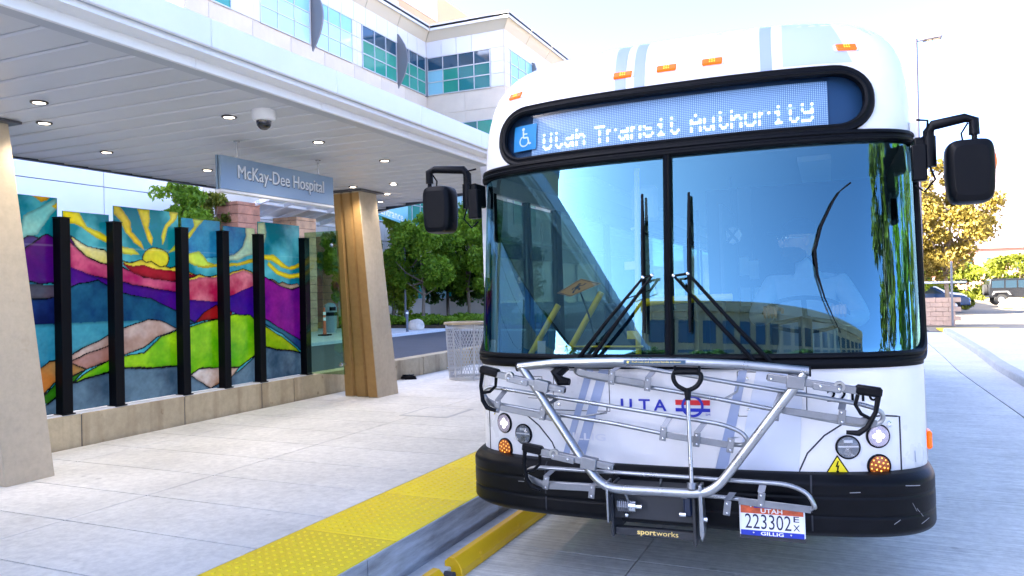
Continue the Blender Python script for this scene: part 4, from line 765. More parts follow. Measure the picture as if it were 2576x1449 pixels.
def rrpath(p0, p1, q0, q1, rp, rq, n=9, m=40):
    P = []
    for cx_, cy_, a0 in ((p1-rp, q1-rq, 0), (p0+rp, q1-rq, 90), (p0+rp, q0+rq, 180), (p1-rp, q0+rq, 270)):
        P += [(cx_+rp*math.cos(R(a0+90*i/n)), cy_+rq*math.sin(R(a0+90*i/n))) for i in range(n+1)]
    out = []
    for i in range(len(P)):
        a, b = P[i], P[(i+1) % len(P)]; k = max(1, int(math.hypot(b[0]-a[0], b[1]-a[1])*m/2))
        out += [(lerp(a[0], b[0], j/k), lerp(a[1], b[1], j/k)) for j in range(k)]
    return out
def sweep(path3, nrm, prof):
    """closed sweep; prof in (sideways, outwards)"""
    b = B(); k = len(prof); n = len(path3)
    for i in range(n):
        t = (Vector(path3[(i+1) % n])-Vector(path3[i-1])).normalized(); nn = Vector(nrm[i]); sd_ = t.cross(nn).normalized()
        for a, h in prof: b.v.append(tuple(Vector(path3[i])+sd_*a+nn*h))
    for i in range(n):
        for j in range(k): b.f.append((i*k+j, i*k+(j+1) % k, ((i+1) % n)*k+(j+1) % k, ((i+1) % n)*k+j))
    return b
def qn(u, z):
    e = 1e-3; a = Vector(Q(min(1, u+e), z))-Vector(Q(max(-1, u-e), z)); c_ = Vector(Q(u, z+.02))-Vector(Q(u, z-.02)); n = a.cross(c_).normalized(); return n if n.y < 0 or abs(u) > .9 and n.x*u > 0 else -n
WR = (-.985, .985, 1.352, 2.535, .17, .12); SR = (-1.075, 1.075, 2.572, 2.912, .17, .155)
us = np.linspace(-1, 1, 181)
zs = list(np.linspace(.70, 1.34, 14))+list(np.linspace(1.345, 2.545, 60))+list(np.linspace(2.55, 3.0, 46))+list(np.linspace(3.01, 3.36, 26))
def hole(u, z):
    if inrr(u, z, *WR): return True
    x = Q(u, z)[0]; return inrr(x, z, *SR)
b = B(); b.grid(lambda u, z: Q(u, z), us, zs, hole); b.build('front_shell', M_wp, bus, smooth=50, fix=False)
# roof, sides, rear
tz = [z for z in np.linspace(2.6, 3.36, 22)]
b = B(); Ls = np.array([0, .02, .05, .1, .2, .4, .7, 1, 1.0001])
prof = [(smoothi(z, ZW, WW), z) for z in tz]; prof = prof+[(-x, z) for x, z in prof[::-1]]
for y in (.5, 1.2, 6, 12):
    b.v += [(x, y+(smoothi(z, ZB, BB) if y < 1 else (.8 if y < 2 else 0)), z) for x, z in prof]
k = len(prof)
for i in range(3):
    for j in range(k-1): b.f.append((i*k+j, i*k+j+1, (i+1)*k+j+1, (i+1)*k+j))
b.build('roof', M_wp, bus, smooth=50, fix=False)
b = B(); b.prism([(-.62, 3.30), (.95, 3.30), (.92, 3.46), (.85, 3.50), (-.5, 3.47), (-.58, 3.43)], 1.6, 9.5, 'y'); b.build('roof_fairing', M_wp, bus, bevel=.03)
def sidewall(s, wins, name):
    x = 1.3*s; b = B()
    for y0, y1, z0, z1 in wins['solid']: b.b2(x-.02, x+.02, y0, y1, z0, z1)
    b.build(name, M_wp, bus)
    for y0, y1, z0, z1 in wins['glass']: B().b2(x-.006, x+.006, y0, y1, z0, z1).build('side_window', M_sg, bus, smooth=0)
    for y0, y1, z0, z1 in wins['dark']: B().b2(x-.025, x+.025, y0, y1, z0, z1).build('window_pillar', M_rub, bus, smooth=0)
sidewall(1, dict(solid=[(.62, 12.2, .5, 1.25), (.5, 12.2, 2.35, 2.62)], glass=[(.55+i*1.45, 1.95+i*1.45, 1.25, 2.35) for i in range(8)], dark=[(1.95+i*1.45, 2.0+i*1.45, 1.25, 2.35) for i in range(8)]), 'driver_side_wall')
sidewall(-1, dict(solid=[(.5, .62, .5, 2.62), (1.95, 12.2, .5, 1.25), (.5, 12.2, 2.45, 2.62)], glass=[(.66, 1.26, .5, 2.42), (1.32, 1.92, .5, 2.42)]+[(2.05+i*1.6, 3.55+i*1.6, 1.25, 2.45) for i in range(6)], dark=[(.62, .66, .5, 2.45), (1.26, 1.32, .5, 2.45), (1.92, 2.05, .5, 2.45)]+[(3.55+i*1.6, 3.65+i*1.6, 1.25, 2.45) for i in range(6)]), 'door_side_wall')
B().b2(-1.3, 1.3, 12.15, 12.25, .35, 3.2).build('rear_wall', M_wp, bus)
B().b2(-1.25, 1.25, .62, 12.1, .53, .58).build('floor', M_int, bus)
B().b2(-1.27, 1.27, .75, 12.1, 2.57, 2.60).build('ceiling', mat('ceiling_grey', (.45, .47, .5), .5), bus)
for y in (1.35, 9.3):
    for s in (-1, 1):
        wo = B().lathe([(.28, -.14), (.46, -.14), (.49, -.08), (.49, .08), (.46, .14), (.28, .14)], (s*1.08, y+.9, .49), 28, Matrix.Rotation(R(90), 3, 'Y')).build('wheel', mat('tyre', (.015, .015, .016), .85), bus)
        B().lathe([(0, -.05), (.12, -.05), (.28, .05)], (s*1.2, y+.9, .49), 24, Matrix.Rotation(R(90), 3, 'Y')).build('rim', mat('alloy', (.5, .5, .52), .3, .9), wo)
B().b2(-1.1, 1.1, 1.5, 12, .36, .40).build('underbody', M_int, bus)
B().b2(-1.0, 1.0, .45, 1.6, .37, .5).build('underbody_shade_block', M_int, bus)  # dark panel added to block light and deepen the shade under the bus
# windscreen with rubber surround and centre bar
b = B(); b.grid(lambda u, z: Q(u, z, .018), np.linspace(-.99, .99, 97), np.linspace(1.35, 2.537, 40), flip=False)
wsn = b.build('windscreen', M_ws, bus, smooth=60, fix=False)
pth = rrpath(*WR); p3 = [Q(u, z) for u, z in pth]; nr = [qn(u, z) for u, z in pth]
sweep(p3, nr, [(-.034, -.02), (-.034, .012), (-.024, .022), (-.012, .024), (-.004, .014), (.004, .014), (.012, .022), (.026, .02), (.034, .008), (.034, -.02)]).build('windscreen_seal', M_rub, wsn, smooth=35)
pth2 = rrpath(-.985, .985, 1.315, 1.36, .012, .012, 4); b = B(); b.grid(lambda u, z: Q(u, z, -.016-.012*math.sin((z-1.305)/.05*math.pi)), np.linspace(-.98, .98, 80), np.linspace(1.305, 1.375, 7)); b.build('cowl_strip', M_rub, wsn, fix=False, smooth=60)
b = B()
for sx in (-.024, -.014, 0, .014, .024): b.v += [(.012+sx, S(.012+sx, z)-(.004 if abs(sx) > .02 else (.022 if sx else .014)), z) for z in np.linspace(1.36, 2.53, 20)]
for i in range(4):
    for j in range(19): b.f.append((i*20+j, i*20+j+1, (i+1)*20+j+1, (i+1)*20+j))
b.build('centre_bar', M_rub, wsn, fix=False, smooth=50)
# destination sign
pth = rrpath(*SR); p3 = [(x, S(x, z), z) for x, z in pth]
def sn(x, z):
    e = .004; a = Vector((2*e, S(x+e, z)-S(x-e, z), 0)); c_ = Vector((0, S(x, z+.02)-S(x, z-.02), .04)); return a.cross(c_).normalized()
ds = B(); ds.grid(lambda x, z: (x, S(x, z)+.014, z), np.linspace(-1.08, 1.08, 61), np.linspace(2.565, 2.918, 10), lambda x, z: not inrr(x, z, -1.09, 1.09, 2.56, 2.92, .15, .15))
dso = ds.build('destination_sign', glass('sign_glass', (.72, .82, .9), 1.2), bus, smooth=60, fix=False)
sweep(p3, [sn(x, z) for x, z in pth], [(-.028, -.02), (-.028, .01), (-.016, .018), (-.004, .010), (.006, .010), (.018, .018), (.028, .008), (.028, -.02)]).build('sign_seal', M_rub, dso, smooth=35)
b = B(); b.grid(lambda x, z: (x, S(x, z)+.07, z), np.linspace(-1.1, 1.1, 41), np.linspace(2.55, 2.93, 4)); b.build('sign_back', mat('sign_back', (.012, .05, .11), .4), dso, fix=False)
def ledmat():
    m = bpy.data.materials.new('led_matrix'); m.use_nodes = True; nt = m.node_tree; N = nt.nodes; L = nt.links; p = N['Principled BSDF']; p.inputs['Roughness'].default_value = .45
    tc = N.new('ShaderNodeTexCoord'); sp = N.new('ShaderNodeSeparateXYZ'); L.new(tc.outputs['Object'], sp.inputs[0])
    def cell(o):
        a = N.new('ShaderNodeMath'); a.operation = 'MULTIPLY'; a.inputs[1].default_value = 1/.0107; L.new(o, a.inputs[0]); f = N.new('ShaderNodeMath'); f.operation = 'FRACT'; L.new(a.outputs[0], f.inputs[0])
        s_ = N.new('ShaderNodeMath'); s_.operation = 'SUBTRACT'; s_.inputs[1].default_value = .5; L.new(f.outputs[0], s_.inputs[0]); q = N.new('ShaderNodeMath'); q.operation = 'POWER'; q.inputs[1].default_value = 2; L.new(s_.outputs[0], q.inputs[0]); return q.outputs[0]
    ad = N.new('ShaderNodeMath'); ad.operation = 'ADD'; L.new(cell(sp.outputs['X']), ad.inputs[0]); L.new(cell(sp.outputs['Z']), ad.inputs[1])
    lt_ = N.new('ShaderNodeMath'); lt_.operation = 'LESS_THAN'; lt_.inputs[1].default_value = .085; L.new(ad.outputs[0], lt_.inputs[0])
    mx = N.new('ShaderNodeMixRGB'); L.new(lt_.outputs[0], mx.inputs[0]); mx.inputs[1].default_value = (.17, .26, .38, 1); mx.inputs[2].default_value = (.6, .7, .8, 1); L.new(mx.outputs[0], p.inputs['Base Color']); return m
b = B(); b.grid(lambda x, z: (x, S(x, z)+.055, z), np.linspace(-.865, .868, 41), np.linspace(2.592, 2.862, 4)); b.build('led_panel', ledmat(), dso, fix=False)
FONT = {'U': '10001 10001 10001 10001 10001 10001 01110', 't': '01000 11110 01000 01000 01000 01001 00110', 'a': '00000 01110 00001 01111 10001 10011 01101', 'h': '10000 10000 10110 11001 10001 10001 10001', 'T': '11111 00100 00100 00100 00100 00100 00100', 'r': '00000 10110 11001 10000 10000 10000 10000', 'n': '00000 10110 11001 10001 10001 10001 10001', 's': '00000 01111 10000 01110 00001 10001 01110', 'i': '00100 00000 01100 00100 00100 00100 01110', 'A': '00100 01010 10001 11111 10001 10001 10001', 'u': '00000 10001 10001 10001 10001 10011 01101', 'o': '00000 01110 10001 10001 10001 10001 01110', 'y': '10001 10001 10001 01111 00001 00001 11110', ' ': '000 000 000 000 000 000 000'}
on = B(); dim = B(); cxp = -.775; PX = .0124
for ch in 'Utah Transit Authority':
    rows = FONT[ch].split()
    for j, rw_ in enumerate(rows):
        for i, q in enumerate(rw_):
            if q == '1':
                x = cxp+i*PX; z = 2.735-j*.0152; t = dim if j in (1, 4) else on
                t.add([(x+a, S(x, z)+.050, z+c_) for a, c_ in ((-.0056, -.006), (.0056, -.006), (.0056, .006), (-.0056, .006))], [(0, 1, 2, 3)])
    cxp += PX*(len(rows[0])+1.0)
on.build('lit_letters', mat('led_on', (1, 1, 1), .5, emit=(1, .97, .92), estr=.22), dso, smooth=0, fix=False); dim.build('dim_letters', mat('led_dim', (.45, .55, .68), .5), dso, smooth=0, fix=False)
b = B(); b.grid(lambda x, z: (x, S(x, z)+.044, z), np.linspace(-1.0, -.83, 6), np.linspace(2.655, 2.822, 3)); isa = b.build('wheelchair_badge', mat('badge_blue', (.015, .27, .52), .4), dso, fix=False)
def stroke(b, pts, w_, f):
    for (x0, z0), (x1, z1) in zip(pts[:-1], pts[1:]):
        l = math.hypot(x1-x0, z1-z0); nx_, nz_ = -(z1-z0)/l*w_/2, (x1-x0)/l*w_/2
        b.add([f(x0+nx_, z0+nz_), f(x1+nx_, z1+nz_), f(x1-nx_, z1-nz_), f(x0-nx_, z0-nz_)], [(0, 1, 2, 3)])
def disc(b, c_, r_, f, n=14, z=0): b.add([f(c_[0]+r_*math.cos(2*math.pi*i/n), c_[1]+r_*math.sin(2*math.pi*i/n)) for i in range(n)], [tuple(range(n))])
b = B(); f = lambda x, z: (-.917+x, S(-.917+x, 2.738+z)+.041, 2.738+z)
disc(b, (-.012, .058), .011, f); stroke(b, [(-.012, .046), (-.008, .0), (.024, .0), (.036, -.044), (.05, -.038)], .011, f); stroke(b, [(-.011, .026), (.02, .024)], .009, f); stroke(b, arc((-.002, -.022), .033, 115, 345, 14), .009, f); b.build('wheelchair_symbol', M_wf, isa, smooth=0, fix=False)
# marker lamps
M_amb = mat('amber_lens', (.60, .075, .002), .25, emit=(1, .16, .003), estr=.05); M_ambc = mat('amber_led', (.8, .35, .02), .3, emit=(1, .42, .02), estr=.09); M_chr = mat('chrome', (.75, .76, .78), .12, 1)
for x, z in ((-1.0, 3.035), (-.258, 3.037), (.004, 3.04), (.265, 3.042), (.972, 3.05)):
    o = B(); o.box((0, 0, 0), (.118, .02, .048), None, .008); rz = math.atan((S(x+.01, z)-S(x-.01, z))/.02); rx = -math.atan((S(x, z+.02)-S(x, z-.02))/.04)
    o = o.build('marker_lamp', M_amb, bus, (x, S(x, z)-.006, z), (rx, 0, rz)); B().box((0, .004, 0), (.134, .014, .046), None, .005).build('bezel', M_wf, o)
    for i in (-1, 0, 1):
        for j in (-1, 1): B().box((i*.013, -.0105, j*.007), (.008, .003, .007)).build('diode', M_ambc, o)
# grey stripes on the cap and the lower front
def stripe(name, p0, p1, q0, q1, z0, z1, m=M_gp, off=-.0025):
    b = B(); n = 14
    b.grid(lambda t, z: (lerp(lerp(p0, q0, (z-z0)/(z1-z0)), lerp(p1, q1, (z-z0)/(z1-z0)), t), S(lerp(lerp(p0, q0, (z-z0)/(z1-z0)), lerp(p1, q1, (z-z0)/(z1-z0)), t), z)+off, z), [0, .25, .5, .75, 1], np.linspace(z0, z1, n)); return b.build(name, m, bus, fix=False)
stripe('stripe', -.30, -.235, -.33, -.25, 2.935, 3.345); stripe('stripe', -.185, -.122, -.205, -.135, 2.935, 3.345); stripe('stripe', .528, .590, .51, .575, 2.935, 3.345); stripe('stripe', .645, 1.0, .633, .86, 2.955, 3.345, mat('bus_grey_field', (.42, .48, .62), .3, coat=.25))
stripe('stripe', -.655, -.615, -.47, -.426, .742, 1.30); stripe('stripe', -.582, -.515, -.392, -.335, .742, 1.30); stripe('stripe', .232, .296, .38, .421, .742, 1.30); stripe('stripe', .344, .66, .468, .70, .742, 1.30, mat('bus_pale_field', (.55, .59, .68), .3, coat=.25))
# bumper
def Sb(x, z):
    t = min(abs(x)/1.325, 1); g_ = sum(.006*math.exp(-((z-c_)/.008)**2) for c_ in (.57, .665)); rz = .05*max(0, (z-.72)/.05)**2+.06*max(0, (.50-z)/.05)**2
    return -.075+.55*(1-(1-t**3.4)**(1/3.4))+g_+rz
def Qb(u, z):
    a = math.pi/2*(1-u); c_, s_ = math.cos(a), math.sin(a); x = 1.325*math.copysign(abs(c_)**(2/3.4), c_); g_ = sum(.005*math.exp(-((z-q)/.006)**2) for q in (.565, .665)); rz = .05*max(0, (z-.72)/.05)**2+.05*max(0, (.50-z)/.05)**2
    return (x*(1-.4*rz-g_*.3), -.075+.55*(1-abs(s_)**(2/3.4))+g_+rz, z)
zb_ = list(np.linspace(.452, .77, 60)); b = B(); b.grid(Qb, np.linspace(-1, 1, 121), zb_)
n0 = len(b.v); top = [Qb(u, .77) for u in np.linspace(-1, 1, 121)]; bot = [Qb(u, .452) for u in np.linspace(-1, 1, 121)]
b.v += [(x*.93, y+.14, z) for x, y, z in top]+[(x*.93, y+.2, z) for x, y, z in bot]
for i in range(120): b.f += [((59*121)+i, 59*121+i+1, n0+i+1, n0+i), (i, i+1, n0+121+i+1, n0+121+i)]
bo = b.build('bumper', M_bmp, bus, smooth=50, fix=False)
for x in (-.72, .72):
    b = B(); b.grid(lambda t, z: (x+t, Sb(x+t, z)-.0015, z), [-.004, .004], np.linspace(.46, .765, 20)); b.build('bumper_joint', M_seam, bo, fix=False)
M_scr = mat('scuff', (.25, .25, .27), .7)
for x0, z0, l, sl in ((1.16, .72, .07, -.1), (1.19, .63, .02, -2.2), (1.21, .60, .03, -1.5), (1.23, .52, .04, .5), (1.10, .53, .03, .7), (.9, .69, .05, .05), (-.9, .64, .04, .05)):
    b = B(); b.grid(lambda t, q: (x0+t*l, Sb(x0+t*l, z0+t*l*sl+q)-.003, z0+t*l*sl+q), [0, .3, .6, 1], [-.002, .002]); b.build('scuff_mark', M_scr, bo, fix=False)
# lower front: seams, lamp covers, lamps, hatches, lettering
def seam(pts, w_=.006, name='panel_seam', m=M_seam, off=-.003, closed=False, n=6):
    b = B(); P = []
    pp = pts+[pts[0]] if closed else pts
    for (x0, z0), (x1, z1) in zip(pp[:-1], pp[1:]): P += [(lerp(x0, x1, i/n), lerp(z0, z1, i/n)) for i in range(n)]
    P.append(pp[-1]); b.tube([(x, S(x, z)+w_*.15, z) for x, z in P], w_*.55, 6); return b.build(name, m, bus, fix=False)
CL = [(-1.186, .72), (-1.186, 1.046), (-1.07, 1.056), (-.978, 1.046), (-.88, 1.018), (-.79, .958), (-.705, .865), (-.66, .765), (-.655, .725)]
for s in (-1, 1):
    c_ = [(x if s < 0 else -x*(.972 if x < -1.1 else 1.0), z) for x, z in CL]; seam(c_, .009)
    for x, z in ((-1.135, 1.01), (-1.145, .755), (-.755, .755)):
        x = -s*x*(.97 if abs(x) > 1 else 1) if s > 0 else x
        o = B().lathe([(.016, .0), (.016, .004), (.012, .006), (.009, .003), (0, .003)], n=14, rot=Matrix.Rotation(R(90), 3, 'X')); o.build('panel_bolt', M_chr, bus, (x, S(x, z), z), (0, 0, math.atan((S(x+.01, z)-S(x-.01, z))/.02)))
seam([(-.68, 1.292), (-.337, 1.297), (-.337, 1.062), (-.69, 1.057)], .005, closed=True); seam([(.37, 1.292), (.713, 1.285), (.71, 1.055), (.368, 1.055)], .005, closed=True)
for x, z in ((-.655, 1.255), (-.65, 1.09), (.42, 1.255), (.42, 1.09)): B().lathe([(.009, .0), (.008, .004), (0, .005)], n=12, rot=Matrix.Rotation(R(90), 3, 'X')).build('hatch_screw', M_chr, bus, (x, S(x, z), z))
seam([(-.83, 1.25), (-.76, 1.25), (-.76, 1.12), (-.86, 1.12)], .004)
M_lens = mat('lamp_lens_clear', (.82, .84, .88), .04, spec=1); M_refl = mat('lamp_reflector', (.25, .27, .30), .12, 1); M_on = mat('headlamp_on', (1, 1, 1), .3, emit=(1, .95, .92), estr=.4)
def lamp(x, z, kind):
    rz = math.atan((S(x+.02, z)-S(x-.02, z))/.04); o = B().lathe([(.062, -.004), (.062, .008), (.056, .012), (.053, -.002), (.062, -.004)], n=32, rot=Matrix.Rotation(R(90), 3, 'X')).build({'on': 'headlamp', 'off': 'dip_lamp', 'turn': 'turn_signal'}[kind], M_rub, bus, (x, S(x, z), z), (0, 0, rz))
    R9 = Matrix.Rotation(R(90), 3, 'X')
    if kind == 'turn':
        B().lathe([(.055, .004), (.053, .010), (.03, .014), (0, .015)], n=28, rot=R9).build('lens', mat('turn_lens', (.34, .075, .008), .25), o)
        for rr_, n_ in ((.008, 1), (.024, 6), (.043, 12)):
            for i in range(n_):
                a = 2*math.pi*i/n_+rr_*30; B().ell((rr_*math.cos(a) if n_ > 1 else 0, -.0145+.004*(rr_ > .03), rr_*math.sin(a) if n_ > 1 else 0), (.0052, .003, .0052), 8, 5).build('diode', mat('turn_diode', (.85, .38, .06), .25, emit=(1, .4, .05), estr=.1), o)
    else:
        B().lathe([(.054, .011), (.046, .005), (.02, .003), (0, .003)], n=28, rot=R9).build('reflector', M_refl if kind == 'off' else mat('lamp_reflector_on', (.55, .48, .55), .2, .8), o)
        if kind == 'on':
            for a, c_ in ((0, .019), (0, -.019), (.019, 0), (-.019, 0), (0, 0)): B().ell((a, -.008, c_), (.019, .004, .019), 14, 8).build('light_source', M_on, o)
        else:
            B().box((0, -.008, .004), (.10, .008, .008)).build('divider', M_chr, o); B().prism([(-.03, -.045), (.03, -.045), (.012, -.005), (-.012, -.005)], -.011, -.003, 'y').build('lower_prism', M_chr, o); B().box((0, -.008, .03), (.05, .008, .02), None, .003).build('upper_prism', M_chr, o)
        B().lathe([(.054, .010), (.05, .019), (.03, .025), (0, .027)], n=28, rot=R9).build('lens', glass('headlamp_lens', (.95, .96, .97), 1.4), o, fix=False)
for s in (-1, 1): lamp(s*1.045, .952, 'on'); lamp(s*.90, .898, 'off'); lamp(s*1.045, .797, 'turn')
o = B().box((1.325, .62, .86), (.03, .10, .10), None, .01).build('side_marker', M_amb, bus)
def decal(name, V, F, m, off=-.0045): b = B(); b.add([(x, S(x, z)+off, z) for x, z in V], F); return b.build(name, m, bus, smooth=0, fix=False)
def dtext(name, s, x0, x1, z0, hcap, m, bold=0, off=-.0045, res=4):
    V, F = text2d(s, 1, 'LEFT', None, res, bold); a0 = min(v[0] for v in V); a1 = max(v[0] for v in V); h = max(v[1] for v in V); return decal(name, [(x0+(x-a0)/(a1-a0)*(x1-x0), z0+y/h*hcap) for x, y in V], F, m, off)
M_lb = mat('logo_blue', (.008, .02, .36), .3); M_lr = mat('logo_red', (.62, .006, .012), .3); M_ink = mat('ink_black', (.003, .003, .004), .6, spec=.1)
for ch, a, c_ in (('U', -.271, -.206), ('T', -.168, -.104), ('A', -.084, -.012)): dtext('lettering', ch, a, c_, 1.075, .062, M_lb, .02)
def quad(x0, x1, z0, z1, n=6): return [(lerp(x0, x1, i/n), z) for z in (z0, z1) for i in range(n+1)], [(i, i+1, n+2+i, n+1+i) for i in range(n)]
decal('logo_bar', *quad(.037, .223, 1.109, 1.137), M_lr); decal('logo_bar', *quad(.037, .223, 1.073, 1.092), M_lb)
n = 40; V = [(.129+r_*math.cos(2*math.pi*i/n), 1.103+r_*math.sin(2*math.pi*i/n)) for r_ in (.060, .046) for i in range(n)]; decal('logo_ring', V, [(i, (i+1) % n, n+(i+1) % n, n+i) for i in range(n)], M_lb, -.0055)
dtext('lettering', 'SM', .198, .222, 1.053, .012, M_lb); dtext('fleet_number', '22110', .81, 1.055, 1.135, .062, M_ink, .015)
V, F = text2d('GILLIG', 1, 'LEFT', None, 3, .02); a1 = max(v[0] for v in V); decal('embossed_lettering', [(-.645+x/a1*.277, .893+y*.055) for x, y in V], F, mat('bus_emboss', (.64, .64, .68), .3, coat=.25), -.0035)
def tri(c_, r_, off, m, name): return decal(name, [(c_[0]+r_*math.cos(R(90+120*i)), c_[1]+r_*math.sin(R(90+120*i))*.95) for i in range(3)], [(0, 1, 2)], m, off)
tri((.848, .792), .070, -.004, M_ink, 'warning_border'); tri((.848, .792), .058, -.0055, mat('warn_yellow', (.85, .68, .01), .4), 'warning_triangle')
decal('lightning_bolt', [(.850, .828), (.838, .796), (.847, .798), (.845, .775), (.839, .777), (.848, .760), (.856, .778), (.850, .777), (.857, .806), (.848, .803), (.856, .828)], [tuple(range(11))], M_ink, -.007)
decal('scuff', [(1.225, .80), (1.229, .80), (1.226, .86), (1.222, .86)], [(0, 1, 2, 3)], mat('scuff_blue', (.25, .3, .4), .6))
# wipers
def wiper(pts, blade, name='wiper'):
    f = lambda x, z, o_: (x, S(x, z)-o_, z); (xa, za), (xb, zb), (xc, zc), (xd, zd) = pts
    w_ = B().tube([f(xa, za, .03), f(lerp(xa, xb, .5), lerp(za, zb, .5), .07), f(xb, zb, .06)], [.014, .011, .007], 8).build(name, M_rub, bus)
    B().tube([f(xc, zc, .03), f(lerp(xc, xd, .5), lerp(zc, zd, .5), .075), f(xd, zd, .065)], [.014, .011, .007], 8).build('parallel_arm', M_rub, w_)
    B().tube([f(xb, zb, .062), f(xd, zd, .067)], .007, 6).build('tip_link', M_rub, w_)
    for x, z in ((xb, zb), (xd, zd)): B().ell(f(x, z, .072), (.011, .008, .011), 10, 6).build('pin', M_chr, w_)
    x0, z0, x1, z1 = blade; n = 14
    B().tube([f(lerp(x0, x1, i/n), lerp(z0, z1, i/n), .03) for i in range(n+1)], [.007+.006*math.sin(math.pi*i/n) for i in range(n+1)], 6).build('blade', M_rub, w_)
    B().tube([f(lerp(x0, x1, t), lerp(z0, z1, t), .052) for t in (.25, .5, .75)], [.006, .010, .006], 6).build('blade_bridge', M_rub, w_)
    for i in range(2): B().tube([f(xb+(xd-xb)*.5, zb-.02, .07), f((xb+xd)/2+.02, zb-.07, .08), f(lerp(xa, xb, .75), lerp(za, zb, .75), .07)], .003, 5).build('washer_hose', M_rub, w_)
    return w_
wiper([(-.53, 1.34, ), (-.117, 1.815), (-.445, 1.34), (-.065, 1.825)], (-.126, 2.292, -.118, 1.505)); wiper([(.475, 1.335), (.053, 1.818), (.56, 1.325), (.130, 1.826)], (.136, 2.28, .131, 1.505))
# mirrors
def mirror(s, pts):
    xb, yb, zb, xa, za, xh0, xh1, zh0, zh1 = pts; xm = (xh0+xh1)/2; zm = (zh0+zh1)/2; hw, hh = abs(xh1-xh0)/2, (zh1-zh0)/2; yb_ = .30
    b = B(); n = 26
    for k_, (sc, y) in enumerate(((.70, -.10), (.88, -.092), (.97, -.07), (1, -.03), (1, .03), (.97, .045))):
        for i in range(n):
            a = 2*math.pi*i/n; c_, d_ = math.cos(a), math.sin(a); e = .38; px_, pz_ = math.copysign(abs(c_)**e, c_), math.copysign(abs(d_)**e, d_)
            b.v.append((xm+hw*sc*px_*(1-.06*(pz_ < 0)*-pz_), yb_+y, zm+hh*(sc*.35+.65 if sc > .8 else sc+.08)*pz_))
    for k_ in range(5):
        for i in range(n): b.f.append((k_*n+i, k_*n+(i+1) % n, (k_+1)*n+(i+1) % n, (k_+1)*n+i))
    b.f += [tuple(range(n)), tuple(range(5*n, 6*n))]
    o = b.build('mirror', M_pl, bus, smooth=50)
    bb = B(); bb.tube([(xb+s*.05, yb_+.02, zb-.02), (xb+s*.05, yb_+.02, za-.03), (xb+s*.07, yb_+.01, za), (xa-s*.04, yb_, za+.02), (xa, yb_, za+.005), (xa, yb_, za-.07)], [.027, .028, .027, .024, .026, .026], 10); bb.build('arm', M_pl, o)
    B().cyl((xa, yb_, za-.12), (xa, yb_, za-.03), .014, 8).build('stem', M_pl, o); B().cyl((xb+s*.05, yb_+.02, zb-.13), (xb+s*.05, yb_+.02, zb+.03), .034, 14).build('pivot', M_pl, o)
    B().b2(xb-.02, xb+.055 if s > 0 else xb+.02, yb_+.0, yb_+.16, zb-.12, zb+.03, .008).build('bracket', M_pl, o); B().b2(xb-.035, xb+.035, yb_-.02, yb_+.05, zb-.20, zb-.01, .006).build('mount_plate', M_pl, o)
    B().tube([(xb, yb_+.05, zb+.13), (xb+s*.045, yb_-.01, zb+.11), (xb+s*.04, yb_, zb+.04), (xb+s*.01, yb_, zb+.02)], .006, 6).build('upper_cable', M_rub, o)
    B().tube([(xb+s*.04, yb_, zb-.1), (xb+s*.07, yb_-.01, zb-.2), (xb+s*.02, yb_, zb-.26), (xb-s*.02, yb_+.02, zb-.22)], .006, 6).build('lower_cable', M_rub, o)
    B().tube([(xa-s*.03, yb_-.02, za-.01), (xa-s*.06, yb_-.01, za-.06), (xa-s*.05, yb_, za-.12)], .005, 6).build('feed_cable', M_rub, o)
    B().ell((xm+s*hw*.97, yb_-.035, zm+.045), (.012, .03, .05), 12, 8).build('reflector', M_amb, o)
mirror(1, (1.30, .3, 2.47, 1.555, 2.555, 1.414, 1.635, 2.13, 2.455)); mirror(-1, (-1.285, .3, 2.45, -1.605, 2.575, -1.624, -1.42, 2.165, 2.475))
# bicycle rack, folded up
def rk(x, z, d_=0): return (x, -.30+.2*(z-.6)+d_, z)
def smooth_path(P, n=5, r_=.06):
    out = [Vector(P[0])]
    for i in range(1, len(P)-1):
        a, b_, c_ = Vector(P[i-1]), Vector(P[i]), Vector(P[i+1]); d1 = min(r_, (a-b_).length*.45); d2 = min(r_, (c_-b_).length*.45); p = b_+(a-b_).normalized()*d1; q = b_+(c_-b_).normalized()*d2
        out += [(p*(1-t)**2+b_*2*t*(1-t)+q*t*t) for t in np.linspace(0, 1, n)]
    return out+[Vector(P[-1])]
b = B(); b.tube(smooth_path([rk(-.80, 1.325), rk(-.40, .80), rk(-.333, .728), rk(-.262, .696), rk(.217, .700), rk(.292, .746), rk(.71, 1.30)], 6, .07), .024, 12)
rack = b.build('bicycle_rack', M_al, bus)
B().tube([rk(-.825, 1.328, -.0), rk(-.6, 1.352, -.02), rk(-.25, 1.362, -.03), rk(.1, 1.360, -.03), rk(.4, 1.347, -.02), rk(.735, 1.313)], .024, 12).build('top_bar', M_al, rack)
for x, z in ((-.83, 1.328), (.738, 1.3125)): B().cyl((x-.004, rk(x, z)[1], z), (x+.004, rk(x, z)[1], z), .026, 12).build('end_cap', M_pl, rack)
b = B(); b.box(rk(-.03, 1.362, -.052), (.33, .004, .02)); pk = b.build('instruction_sticker', mat('sticker_navy', (.02, .07, .13), .4), rack); tx = B(); text_on(tx, 'Push rack and squeeze handle to lower', .0165, lambda x, y: (-.15+x, rk(0, 1.362)[1]-.0555, 1.3575+y)); disc(tx, (-.172, 1.362), .007, lambda x, z: (x, rk(0, 1.362)[1]-.0556, z)); tx.build('sticker_text', mat('sticker_gold', (.75, .6, .15), .5), rack, smooth=0, fix=False)
